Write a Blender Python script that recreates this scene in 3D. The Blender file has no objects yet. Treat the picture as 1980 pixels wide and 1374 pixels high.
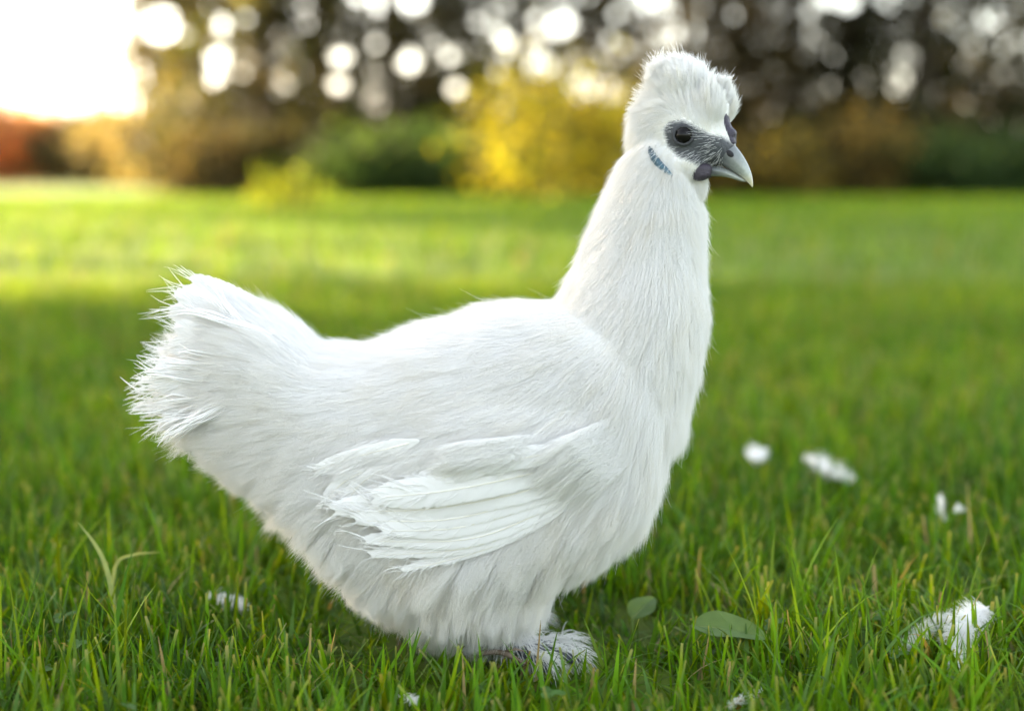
import bpy, bmesh, math, random
import numpy as np
from mathutils import Vector, Matrix
from mathutils.bvhtree import BVHTree

random.seed(7)
rng = np.random.default_rng(11)
sc = bpy.context.scene
COL = sc.collection

# ------------------------------------------------------------------ camera
CAM_D, CAM_H, PITCH, FPX = 0.82, 0.280, math.radians(7.19), 2750.0
cam_data = bpy.data.cameras.new('camera')
cam_data.sensor_width = 36.0
cam_data.lens = 50.0
cam_data.clip_start = 0.02
cam_data.clip_end = 1500.0
cam = bpy.data.objects.new('camera', cam_data)
COL.objects.link(cam)
cam.location = (0.0, -CAM_D, CAM_H)
cam.rotation_euler = (math.radians(90) - PITCH, 0, 0)
sc.camera = cam
cam_data.dof.use_dof = True
cam_data.dof.focus_distance = 0.775
cam_data.dof.aperture_fstop = 3.2
cam_data.dof.aperture_blades = 9

# ------------------------------------------------------------------ light
SUN_EL, SUN_AZ = math.radians(20), math.radians(-58)      # azimuth from +Y towards +X
TO_SUN = Vector((math.sin(SUN_AZ)*math.cos(SUN_EL), math.cos(SUN_AZ)*math.cos(SUN_EL), math.sin(SUN_EL)))
world = bpy.data.worlds.new('World')
sc.world = world
world.use_nodes = True
wn = world.node_tree
sky = wn.nodes.new('ShaderNodeTexSky')
sky.sky_type = 'NISHITA'
sky.sun_disc = False
sky.sun_elevation = SUN_EL
sky.sun_rotation = SUN_AZ
sky.air_density = 1.0
sky.dust_density = 2.5
sky.ozone_density = 1.0
bg = wn.nodes['Background']
bg.inputs['Strength'].default_value = 0.15
tint = wn.nodes.new('ShaderNodeMix'); tint.data_type = 'RGBA'; tint.blend_type = 'MULTIPLY'
tint.inputs['Factor'].default_value = 1.0
tint.inputs[7].default_value = (1.0, 0.94, 0.86, 1)     # thin high haze: a whiter, less blue sky
hs = wn.nodes.new('ShaderNodeHueSaturation')
hs.inputs['Saturation'].default_value = 0.6
wn.links.new(sky.outputs[0], hs.inputs['Color'])
wn.links.new(hs.outputs[0], tint.inputs[6])
wn.links.new(tint.outputs[2], bg.inputs['Color'])
sun_l = bpy.data.lights.new('sun', 'SUN')
sun_l.energy = 5.0
sun_l.angle = math.radians(0.6)
sun_l.color = (1.0, 0.76, 0.40)
sun_o = bpy.data.objects.new('sun', sun_l)
COL.objects.link(sun_o)
sun_o.rotation_euler = TO_SUN.to_track_quat('Z', 'Y').to_euler()

vs = sc.view_settings
sc.display_settings.display_device = 'sRGB'
vs.view_transform = 'Standard'
vs.look = 'None'
vs.exposure = 2.95
vs.gamma = 1.0
vs.use_curve_mapping = False
sc.render.engine = 'CYCLES'
cy = sc.cycles
cy.use_denoising = True
cy.denoiser = 'OPENIMAGEDENOISE'
cy.max_bounces = 10
cy.diffuse_bounces = 5
cy.transmission_bounces = 8
cy.transparent_max_bounces = 8
cy.glossy_bounces = 3
cy.caustics_reflective = False
cy.caustics_refractive = False
sc.cycles_curves.shape = 'RIBBONS'
sc.cycles_curves.subdivisions = 2

# ------------------------------------------------------------------ pixel -> place
CP, SP = math.cos(PITCH), math.sin(PITCH)
CAMV = np.array([0.0, -CAM_D, CAM_H])

def ray(px, py):
    a = (px-990.0)/FPX; b = -(py-687.0)/FPX
    return np.array([a, CP + b*SP, -SP + b*CP])

def P(px, py, Y=0.0):
    d = ray(px, py)
    return CAMV + d*((Y-CAMV[1])/d[1])

def G(px, py, z=0.0):
    d = ray(px, py)
    return CAMV + d*((z-CAMV[2])/d[2])

def PP(px, py, p0, n):
    d = ray(px, py); p0 = np.asarray(p0); n = np.asarray(n)
    return CAMV + d*(np.dot(p0-CAMV, n)/np.dot(d, n))

def project(p):
    q = np.asarray(p) - CAMV
    f = q[..., 1]*CP - q[..., 2]*SP
    u = q[..., 1]*SP + q[..., 2]*CP
    return np.stack([990+FPX*q[..., 0]/f, 687-FPX*u/f], -1)

# ------------------------------------------------------------------ helpers
def new_mesh(name, V, F, mat=None, parent=None, col=None, smooth=False):
    V = np.asarray(V, dtype=np.float32); F = np.asarray(F, dtype=np.int32)
    me = bpy.data.meshes.new(name)
    k = F.shape[1]
    me.vertices.add(len(V)); me.vertices.foreach_set('co', V.ravel())
    me.loops.add(F.size); me.loops.foreach_set('vertex_index', F.ravel())
    me.polygons.add(len(F))
    me.polygons.foreach_set('loop_start', np.arange(0, F.size, k, dtype=np.int32))
    me.polygons.foreach_set('loop_total', np.full(len(F), k, dtype=np.int32))
    me.update(calc_edges=True)
    if smooth:
        me.polygons.foreach_set('use_smooth', np.ones(len(F), dtype=bool))
    if col is not None:
        a = me.attributes.new('col', 'FLOAT_COLOR', 'POINT')
        c = np.ones((len(V), 4), dtype=np.float32); c[:, :3] = col
        a.data.foreach_set('color', c.ravel())
    o = bpy.data.objects.new(name, me)
    COL.objects.link(o)
    if mat: me.materials.append(mat)
    if parent: o.parent = parent
    return o

def empty(name, loc=(0, 0, 0)):
    o = bpy.data.objects.new(name, None)
    o.empty_display_size = 0.02
    COL.objects.link(o); o.location = loc
    return o

def tag(o, label=None, cat=None, group=None, kind=None):
    if label: o['label'] = label
    if cat: o['category'] = cat
    if group: o['group'] = group
    if kind: o['kind'] = kind
    return o

def curves(name, pts, rad, mat, parent=None, tone=None):
    N, K, _ = pts.shape
    cu = bpy.data.hair_curves.new(name)
    cu.add_curves([K]*N)
    cu.points.foreach_set('position', pts.astype(np.float32).ravel())
    cu.points.foreach_set('radius', rad.astype(np.float32).ravel())
    if tone is not None:
        a = cu.attributes.new('tone', 'FLOAT', 'CURVE')
        a.data.foreach_set('value', tone.astype(np.float32))
    cu.materials.append(mat)
    o = bpy.data.objects.new(name, cu)
    COL.objects.link(o)
    if parent: o.parent = parent
    return o

def nrm(v):
    return v/np.maximum(np.linalg.norm(v, axis=-1, keepdims=True), 1e-9)

def loft(sections, side=None, n=28, cap=True, boxy=1.0):
    """sections: (top, bottom, half width[, side]) -> closed tube."""
    V, F = [], []
    for s in sections:
        t, b, hw = np.asarray(s[0]), np.asarray(s[1]), s[2]
        sd = np.asarray(s[3]) if len(s) > 3 else (side if side is not None else np.array([0, 1.0, 0]))
        c = (t+b)/2; a = (t-b)/2
        for i in range(n):
            th = 2*math.pi*i/n
            ct, st = math.cos(th), math.sin(th)
            V.append(c + a*math.copysign(abs(ct)**boxy, ct) + sd*hw*math.copysign(abs(st)**boxy, st))
    m = len(sections)
    for j in range(m-1):
        for i in range(n):
            F.append((j*n+i, j*n+(i+1) % n, (j+1)*n+(i+1) % n, (j+1)*n+i))
    V.append(np.mean(V[:n], axis=0)); V.append(np.mean(V[(m-1)*n:m*n], axis=0))
    c0, c1 = m*n, m*n+1
    for i in range(n):
        F.append((c0, (i+1) % n, i, i)); F.append((c1, (m-1)*n+i, (m-1)*n+(i+1) % n, (m-1)*n+(i+1) % n))
    return np.array(V), [f if f[2] != f[3] else f[:3] for f in F]

def ellipsoid(c, ax, n=20, m=14):
    """ax: 3x3 rows = semi axes"""
    c = np.asarray(c); ax = np.asarray(ax, dtype=float)
    V, F = [], []
    for j in range(1, m):
        ph = math.pi*j/m
        for i in range(n):
            th = 2*math.pi*i/n
            V.append(c + ax[0]*math.sin(ph)*math.cos(th) + ax[1]*math.sin(ph)*math.sin(th) + ax[2]*math.cos(ph))
    for j in range(m-2):
        for i in range(n):
            F.append((j*n+i, (j+1)*n+i, (j+1)*n+(i+1) % n, j*n+(i+1) % n))
    V.append(c+ax[2]); V.append(c-ax[2])
    t, b = len(V)-2, len(V)-1
    for i in range(n):
        F.append((t, i, (i+1) % n)); F.append((b, (m-2)*n+(i+1) % n, (m-2)*n+i))
    return np.array(V), F

def pieces(name, parts, mat=None, parent=None, voxel=None, smooth_it=0, subsurf=0):
    """parts: list of (V,F) joined to one mesh, optionally fused by voxel remesh; returns object with applied shape."""
    V, F = [], []
    off = 0
    for v, f in parts:
        V.extend([tuple(x) for x in v]); F.extend([tuple(int(i)+off for i in q) for q in f]); off += len(v)
    me = bpy.data.meshes.new(name); me.from_pydata(V, [], F); me.update()
    bm = bmesh.new(); bm.from_mesh(me); bmesh.ops.recalc_face_normals(bm, faces=bm.faces); bm.to_mesh(me); bm.free()
    o = bpy.data.objects.new(name, me); COL.objects.link(o)
    mods = []
    if voxel:
        m = o.modifiers.new('r', 'REMESH'); m.mode = 'VOXEL'; m.voxel_size = voxel; m.use_smooth_shade = True
    if smooth_it:
        m = o.modifiers.new('s', 'SMOOTH'); m.factor = 0.5; m.iterations = smooth_it
    if subsurf:
        m = o.modifiers.new('ss', 'SUBSURF'); m.levels = subsurf; m.render_levels = subsurf
    if o.modifiers:
        dg = bpy.context.evaluated_depsgraph_get()
        me2 = bpy.data.meshes.new_from_object(o.evaluated_get(dg))
        o.modifiers.clear(); o.data = me2; bpy.data.meshes.remove(me); me2.name = name
    me = o.data
    me.polygons.foreach_set('use_smooth', np.ones(len(me.polygons), dtype=bool))
    if mat: me.materials.clear(); me.materials.append(mat)
    if parent: o.parent = parent
    return o

def mesh_arrays(me):
    V = np.empty(len(me.vertices)*3, dtype=np.float32); me.vertices.foreach_get('co', V)
    N = np.empty(len(me.vertices)*3, dtype=np.float32); me.vertices.foreach_get('normal', N)
    me.calc_loop_triangles()
    T = np.empty(len(me.loop_triangles)*3, dtype=np.int32); me.loop_triangles.foreach_get('vertices', T)
    return V.reshape(-1, 3).astype(float), N.reshape(-1, 3).astype(float), T.reshape(-1, 3)

def set_col(me, col):
    a = me.attributes.get('col') or me.attributes.new('col', 'FLOAT_COLOR', 'POINT')
    c = np.ones((len(me.vertices), 4), dtype=np.float32); c[:, :3] = col
    a.data.foreach_set('color', c.ravel())

def in_poly(pts, poly):
    x, y = pts[:, 0], pts[:, 1]; ins = np.zeros(len(pts), bool); n = len(poly)
    for i in range(n):
        x0, y0 = poly[i]; x1, y1 = poly[(i+1) % n]
        c = ((y0 > y) != (y1 > y)) & (x < (x1-x0)*(y-y0)/((y1-y0) or 1e-9)+x0)
        ins ^= c
    return ins

def poly_dist(pts, poly):
    """signed distance, negative inside"""
    d = np.full(len(pts), 1e9); n = len(poly)
    for i in range(n):
        a = np.array(poly[i], float); b = np.array(poly[(i+1) % n], float); ab = b-a
        t = np.clip(((pts-a)@ab)/(ab@ab), 0, 1)[:, None]
        d = np.minimum(d, np.linalg.norm(pts-(a+t*ab), axis=1))
    return np.where(in_poly(pts, poly), -d, d)

# ------------------------------------------------------------------ materials
def base_mat(name):
    m = bpy.data.materials.new(name); m.use_nodes = True
    nt = m.node_tree; nt.nodes.clear()
    out = nt.nodes.new('ShaderNodeOutputMaterial')
    return m, nt, out

def leaf_mat(name, trans=0.4, rough=0.5, spec=0.3, tboost=(1.15, 1.15, 0.6)):
    """per-leaf colour from the 'col' attribute, partly translucent"""
    m, nt, out = base_mat(name)
    at = nt.nodes.new('ShaderNodeAttribute'); at.attribute_name = 'col'
    p = nt.nodes.new('ShaderNodeBsdfPrincipled')
    p.inputs['Roughness'].default_value = rough
    p.inputs['Specular IOR Level'].default_value = spec
    nz = nt.nodes.new('ShaderNodeTexNoise'); nz.inputs['Scale'].default_value = 140.0
    tc = nt.nodes.new('ShaderNodeTexCoord')
    nt.links.new(tc.outputs['Object'], nz.inputs['Vector'])
    mr = nt.nodes.new('ShaderNodeMapRange'); mr.inputs[3].default_value = 0.8; mr.inputs[4].default_value = 1.2
    nt.links.new(nz.outputs[0], mr.inputs[0])
    mul = nt.nodes.new('ShaderNodeVectorMath'); mul.operation = 'SCALE'
    nt.links.new(at.outputs['Color'], mul.inputs[0]); nt.links.new(mr.outputs[0], mul.inputs['Scale'])
    nt.links.new(mul.outputs[0], p.inputs['Base Color'])
    t = nt.nodes.new('ShaderNodeBsdfTranslucent')
    tb = nt.nodes.new('ShaderNodeVectorMath'); tb.operation = 'MULTIPLY'; tb.inputs[1].default_value = tboost
    nt.links.new(mul.outputs[0], tb.inputs[0]); nt.links.new(tb.outputs[0], t.inputs['Color'])
    mx = nt.nodes.new('ShaderNodeMixShader'); mx.inputs[0].default_value = trans
    nt.links.new(p.outputs[0], mx.inputs[1]); nt.links.new(t.outputs[0], mx.inputs[2])
    nt.links.new(mx.outputs[0], out.inputs[0])
    return m

def feather_mat(name, trans=0.35, c=(0.86, 0.86, 0.84), warm=(0.84, 0.80, 0.70)):
    m, nt, out = base_mat(name)
    at = nt.nodes.new('ShaderNodeAttribute'); at.attribute_name = 'tone'
    mixc = nt.nodes.new('ShaderNodeMix'); mixc.data_type = 'RGBA'
    mixc.inputs[6].default_value = (*c, 1); mixc.inputs[7].default_value = (*warm, 1)
    nt.links.new(at.outputs['Fac'], mixc.inputs[0])
    d = nt.nodes.new('ShaderNodeBsdfDiffuse'); nt.links.new(mixc.outputs[2], d.inputs[0])
    t = nt.nodes.new('ShaderNodeBsdfTranslucent'); nt.links.new(mixc.outputs[2], t.inputs[0])
    mx = nt.nodes.new('ShaderNodeMixShader'); mx.inputs[0].default_value = trans
    nt.links.new(d.outputs[0], mx.inputs[1]); nt.links.new(t.outputs[0], mx.inputs[2])
    g = nt.nodes.new('ShaderNodeBsdfGlossy'); g.inputs['Roughness'].default_value = 0.45
    g.inputs['Color'].default_value = (0.9, 0.9, 0.9, 1)
    m2 = nt.nodes.new('ShaderNodeMixShader'); m2.inputs[0].default_value = 0.04
    nt.links.new(mx.outputs[0], m2.inputs[1]); nt.links.new(g.outputs[0], m2.inputs[2])
    nt.links.new(m2.outputs[0], out.inputs[0])
    return m

def skin_mat(name, rough=0.55, bump=0.25, scale=900.0, spec=0.4, coat=0.0):
    m, nt, out = base_mat(name)
    at = nt.nodes.new('ShaderNodeAttribute'); at.attribute_name = 'col'
    p = nt.nodes.new('ShaderNodeBsdfPrincipled')
    p.inputs['Roughness'].default_value = rough; p.inputs['Specular IOR Level'].default_value = spec
    p.inputs['Coat Weight'].default_value = coat
    nz = nt.nodes.new('ShaderNodeTexNoise'); nz.inputs['Scale'].default_value = scale; nz.inputs['Detail'].default_value = 4
    tc = nt.nodes.new('ShaderNodeTexCoord'); nt.links.new(tc.outputs['Object'], nz.inputs['Vector'])
    mr = nt.nodes.new('ShaderNodeMapRange'); mr.inputs[3].default_value = 0.7; mr.inputs[4].default_value = 1.3
    nt.links.new(nz.outputs[0], mr.inputs[0])
    mul = nt.nodes.new('ShaderNodeVectorMath'); mul.operation = 'SCALE'
    nt.links.new(at.outputs['Color'], mul.inputs[0]); nt.links.new(mr.outputs[0], mul.inputs['Scale'])
    nt.links.new(mul.outputs[0], p.inputs['Base Color'])
    b = nt.nodes.new('ShaderNodeBump'); b.inputs['Strength'].default_value = bump; b.inputs['Distance'].default_value = 0.0006
    nt.links.new(nz.outputs[0], b.inputs['Height']); nt.links.new(b.outputs[0], p.inputs['Normal'])
    nt.links.new(p.outputs[0], out.inputs[0])
    return m

def flat_mat(name, c, rough=0.6, spec=0.4, coat=0.0):
    m, nt, out = base_mat(name)
    p = nt.nodes.new('ShaderNodeBsdfPrincipled')
    p.inputs['Base Color'].default_value = (*c, 1); p.inputs['Roughness'].default_value = rough
    p.inputs['Specular IOR Level'].default_value = spec; p.inputs['Coat Weight'].default_value = coat
    p.inputs['Coat Roughness'].default_value = 0.03
    nt.links.new(p.outputs[0], out.inputs[0])
    return m

def noise_mat(name, cols, scale, rough=0.9, bump=0.5, dist=0.01):
    m, nt, out = base_mat(name)
    tc = nt.nodes.new('ShaderNodeTexCoord')
    nz = nt.nodes.new('ShaderNodeTexNoise'); nz.inputs['Scale'].default_value = scale; nz.inputs['Detail'].default_value = 8
    nt.links.new(tc.outputs['Object'], nz.inputs['Vector'])
    cr = nt.nodes.new('ShaderNodeValToRGB')
    e = cr.color_ramp.elements
    e[0].position = 0.3; e[0].color = (*cols[0], 1)
    e[1].position = 0.7; e[1].color = (*cols[-1], 1)
    for i, c in enumerate(cols[1:-1]):
        k = e.new(0.3+0.4*(i+1)/(len(cols)-1)); k.color = (*c, 1)
    nt.links.new(nz.outputs[0], cr.inputs[0])
    p = nt.nodes.new('ShaderNodeBsdfPrincipled'); p.inputs['Roughness'].default_value = rough
    p.inputs['Specular IOR Level'].default_value = 0.2
    nt.links.new(cr.outputs[0], p.inputs['Base Color'])
    b = nt.nodes.new('ShaderNodeBump'); b.inputs['Strength'].default_value = bump; b.inputs['Distance'].default_value = dist
    nt.links.new(nz.outputs[0], b.inputs['Height']); nt.links.new(b.outputs[0], p.inputs['Normal'])
    nt.links.new(p.outputs[0], out.inputs[0])
    return m

M_GRASS = leaf_mat('grass_blade', trans=0.45, rough=0.55, spec=0.14, tboost=(1.85, 1.28, 0.4))
M_LEAF = leaf_mat('tree_leaf', trans=0.5, rough=0.6, spec=0.2)
M_BARK = noise_mat('bark', [(0.035, 0.025, 0.018), (0.10, 0.08, 0.06)], 9.0, bump=0.8, dist=0.03)
M_GROUND = noise_mat('lawn_ground', [(0.05, 0.065, 0.010), (0.08, 0.125, 0.010), (0.12, 0.18, 0.012)], 3.0, dist=0.02)
M_WHITE = feather_mat('white_down', trans=0.55, c=(0.89, 0.89, 0.88))
M_VANE = feather_mat('white_vane', trans=0.3, c=(0.82, 0.82, 0.82))
M_SKIN = skin_mat('hen_skin', bump=0.9, scale=650.0)
M_COMB = skin_mat('hen_comb', rough=0.5, bump=1.0, scale=1100)
M_HORN = skin_mat('beak_horn', rough=0.32, bump=0.12, scale=500, spec=0.5, coat=0.15)
M_EYE = flat_mat('eye_black', (0.006, 0.005, 0.005), rough=0.12, spec=0.15)
M_TWIG = noise_mat('twig', [(0.14, 0.10, 0.07), (0.30, 0.24, 0.18)], 120.0, dist=0.001)
M_QUILL = flat_mat('quill', (0.75, 0.72, 0.62), rough=0.35)

# ------------------------------------------------------------------ ground
def build_ground():
    # graded sheet: fine near the camera, reaching far beyond the trees
    n = 60
    g = np.linspace(-1, 1, 2*n+1); g = np.sign(g)*np.abs(g)**3*400
    X, Y = np.meshgrid(g, g+10)
    Z = 0.03*np.sin(X*0.21+1)*np.sin(Y*0.17)*np.clip((np.hypot(X, Y)-3)/10, 0, 1)
    V = np.stack([X, Y, Z], -1).reshape(-1, 3)
    m = 2*n+1
    i = np.arange(m-1); I, J = np.meshgrid(i, i)
    a = (J*m+I).ravel()
    F = np.stack([a, a+1, a+m+1, a+m], 1)
    o = new_mesh('lawn_ground', V, F, M_GROUND, smooth=True)
    tag(o, 'grassy soil of the lawn under the hen', kind='structure')
build_ground()

def ground_z(x, y):
    return 0.03*np.sin(x*0.21+1)*np.sin(y*0.17)*np.clip((np.hypot(x, y)-3)/10, 0, 1)

# ------------------------------------------------------------------ grass
def grass_cols(n, far=0.0):
    c = np.empty((n, 3))
    base = np.array([[0.078, 0.195, 0.003], [0.050, 0.145, 0.004], [0.128, 0.225, 0.004], [0.078, 0.165, 0.034]])
    w = rng.choice(4, n, p=[0.36, 0.26, 0.16, 0.22])
    c[:] = base[w]
    c *= rng.uniform(0.5, 1.35, (n, 1))
    dead = rng.random(n) < 0.018
    c[dead] = np.array([0.29, 0.25, 0.12])*rng.uniform(0.6, 1.1, (dead.sum(), 1))
    return c

def blades(x, y, h, w, az, lean, curl, col, segs=4, cut=None):
    """each blade a bent, slightly folded strip; returns V,F(quads as tris),C"""
    n = len(x)
    K = segs+1
    t = np.linspace(0, 1, K)
    z0 = ground_z(x, y)-0.003
    dx, dy = np.cos(az), np.sin(az)
    # arc: angle grows along blade
    ang = lean[:, None] + curl[:, None]*t[None, :]
    ds = (h/segs)[:, None]
    horiz = np.concatenate([np.zeros((n, 1)), np.cumsum(np.sin(ang[:, 1:])*ds, 1)], 1)
    vert = np.concatenate([np.zeros((n, 1)), np.cumsum(np.cos(ang[:, 1:])*ds, 1)], 1)
    cx = x[:, None]+dx[:, None]*horiz; cyy = y[:, None]+dy[:, None]*horiz; cz = z0[:, None]+vert
    tw = rng.uniform(-1.2, 1.2, n)[:, None]*t[None, :]
    sx = -dy[:, None]*np.cos(tw)+dx[:, None]*np.sin(tw)*0.5; sy = dx[:, None]*np.cos(tw)+dy[:, None]*np.sin(tw)*0.5
    prof = (1-t**2.2)[None, :]*0.92+0.08
    if cut is not None:
        prof = np.where(cut[:, None], (1-0.45*t**1.5)[None, :], prof)
    hw = (w/2)[:, None]*prof*np.where(t < 0.05, 0.6, 1.0)[None, :]
    L = np.stack([cx-sx*hw, cyy-sy*hw, cz], -1)
    R = np.stack([cx+sx*hw, cyy+sy*hw, cz], -1)
    V = np.stack([L, R], 2).reshape(n, K*2, 3)
    idx = np.arange(segs)
    f = np.stack([idx*2, idx*2+1, idx*2+3, idx*2+2], 1)
    F = (np.arange(n)[:, None, None]*(K*2)+f[None]).reshape(-1, 4)
    C = np.repeat(col[:, None, :], K*2, 1)
    # pale sheath at the base, drier tip on mown blades
    tt = np.repeat(t, 2)[None, :, None]
    C = C*(1+0.12*tt)
    C = np.where(tt < 0.1, C*0.7+np.array([0.16, 0.18, 0.07])*0.3, C)
    if cut is not None:
        C = np.where((tt > 0.93) & cut[:, None, None], np.array([0.32, 0.29, 0.13])*0.6+C*0.4, C)
    return V.reshape(-1, 3), F, C.reshape(-1, 3)

def patch_noise(x, y, s):
    return 0.5+0.25*(np.sin(x*s+1.3*np.sin(y*s*0.7))+np.sin(y*s*1.3+2+1.7*np.sin(x*s*0.6+1)))

def grass_field(name, label, x, y, h0, w0, segs, cutp, curl=0.9):
    n = len(x)
    pn = patch_noise(x, y, 14)*0.5+patch_noise(x, y, 47)*0.5
    h = h0*rng.lognormal(0, 0.36, n)*(0.7+0.6*pn)
    # trodden under the hen
    press = np.exp(-(((x+0.015)/0.13)**2+((y-0.0)/0.075)**2)**2)
    h *= 1-0.62*press
    h = np.minimum(h, 0.085)
    near_front = (y < 0.02) & (np.abs(x+0.02) < 0.16)
    h = np.where(near_front, np.minimum(h, 0.046), h)
    w = w0*rng.uniform(0.5, 1.25, n)
    az = rng.uniform(0, 2*math.pi, n)
    lean = np.abs(rng.normal(0.12, 0.22, n))+0.5*press
    cu = np.abs(rng.normal(0, curl, n))
    flat = rng.random(n) < 0.24
    lean[flat] += rng.uniform(0.4, 1.0, flat.sum())
    pz = patch_noise(x+0.3, y, 5.0)*0.6+patch_noise(y, x, 17.0)*0.4
    col = grass_cols(n)*(0.72+0.5*pz)[:, None]*np.stack([1+0.35*(pz-0.5), np.ones(n), np.ones(n)], 1)
    cut = rng.random(n) < cutp
    cu[cut] *= 0.4; h[cut] = np.minimum(h[cut], h0*1.2)
    V, F, C = blades(x, y, h, w, az, lean, cu, col, segs, cut)
    o = new_mesh(name, V, F, M_GRASS, col=C)
    tag(o, label, 'grass', kind='stuff')
    return o

def scatter(n, y0, y1, half, margin):
    y = rng.uniform(y0, y1, int(n*1.0)); hw = half*(y+CAM_D)+margin
    k = rng.random(len(y)) < hw/(half*(y1+CAM_D)+margin)
    y = y[k]; hw = hw[k]
    return rng.uniform(-1, 1, len(y))*hw, y

def build_grass():
    x, y = scatter(74000, -0.34, 0.62, 0.40, 0.36)
    # blades clump into tufts
    tx, ty = scatter(3700, -0.34, 0.62, 0.40, 0.36)
    k = rng.integers(0, len(tx), len(x)); c = rng.random(len(x)) < 0.55
    x = np.where(c, tx[k]+rng.normal(0, 0.008, len(x)), x); y = np.where(c, ty[k]+rng.normal(0, 0.008, len(x)), y)
    grass_field('grass_near', 'sharp green grass blades of the lawn around the hen', x, y, 0.036, 0.0030, 5, 0.22)
    x, y = scatter(125000, 0.60, 2.7, 0.40, 0.7)
    grass_field('grass_middle', 'soft green grass of the lawn behind the hen', x, y, 0.040, 0.0036, 3, 0.2)
    x, y = scatter(160000, 2.65, 19.0, 0.40, 2.0)
    grass_field('grass_far', 'blurred lawn grass reaching back to the trees', x, y, 0.055, 0.010, 2, 0.0, 0.7)
build_grass()

# ------------------------------------------------------------------ trees
def tube(path, radii, n=8):
    path = np.asarray(path, float); V, F = [], []
    for j, p in enumerate(path):
        d = path[min(j+1, len(path)-1)]-path[max(j-1, 0)]; d = d/np.linalg.norm(d)
        a = np.cross(d, [0.31, 0.2, 0.93] if abs(d[2]) < 0.9 else [1, 0.1, 0]); a /= np.linalg.norm(a); b = np.cross(d, a)
        for i in range(n):
            th = 2*math.pi*i/n
            V.append(p+radii[j]*(a*math.cos(th)+b*math.sin(th)))
    for j in range(len(path)-1):
        for i in range(n):
            F.append((j*n+i, j*n+(i+1) % n, (j+1)*n+(i+1) % n, (j+1)*n+i))
    F.append(tuple(range(n-1, -1, -1))); F.append(tuple((len(path)-1)*n+i for i in range(n)))
    return V, F

# clear lines of sight to the sky between the branches (seen in the photograph as discs): px, py, radius px
GAPS = [(1085, 45, 34), (1125, 172, 36), (790, 120, 24), (655, 110, 20), (655, 165, 22), (880, 172, 20), (870, 110, 16), (310, 48, 40),
        (420, 110, 26), (430, 45, 18), (412, 150, 24), (740, 0, 34), (800, -5, 34), (690, -5, 16), (1310, 55, 12), (1605, 168, 11),
        (1640, 8, 26), (1600, -5, 20), (1905, 45, 17), (1925, 30, 12), (1420, 30, 10), (1715, 5, 16), (1190, 30, 14), (1180, 75, 12), (470, 140, 12),
        (930, 95, 8), (925, 40, 8), (745, 185, 12), (640, 205, 9), (1520, 20, 8), (900, 205, 9), (1870, 120, 7), (960, 140, 8), (480, 35, 14)]

_g = np.random.default_rng(4)
GAPS += [(_g.uniform(380, 2300), _g.uniform(-120, 215), _g.uniform(3.5, 8)) for _ in range(60)]
GAPS += [(_g.uniform(1980, 2600), _g.uniform(-100, 190), _g.uniform(10, 26)) for _ in range(12)]

def gap_mask(p):
    q = project(p)
    keep = np.ones(len(p), bool)
    for gx, gy, r in GAPS:
        keep &= np.hypot(q[:, 0]-gx, q[:, 1]-gy) > r*0.8
    return keep

def leaf_cloud(clumps, per, spread, size, cols, wts, gaps=False, flat=0.5):
    n = len(clumps)*per
    c = np.repeat(clumps, per, 0)+rng.normal(0, 1, (n, 3))*spread
    tone = np.repeat(np.exp(rng.normal(-0.05, 0.5, len(clumps))), per)
    if gaps:
        k = gap_mask(c); c = c[k]; tone = tone[k]
    k = c[:, 2] > 0.04; c = c[k]; tone = tone[k]; n = len(c)
    a = nrm(rng.normal(0, 1, (n, 3))); b = rng.normal(0, 1, (n, 3)); b = nrm(b-(b*a).sum(1, keepdims=True)*a)
    s = size*rng.uniform(0.6, 1.4, (n, 1))
    V = np.stack([c-a*s, c-b*s*0.42, c+a*s, c+b*s*0.42], 1).reshape(-1, 3)
    F = np.arange(n*4).reshape(n, 4)
    cc = np.asarray(cols)[rng.choice(len(cols), n, p=wts)]*rng.uniform(0.65, 1.35, (n, 1))*tone[:, None]
    return V, F, np.repeat(cc, 4, 0)

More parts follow.
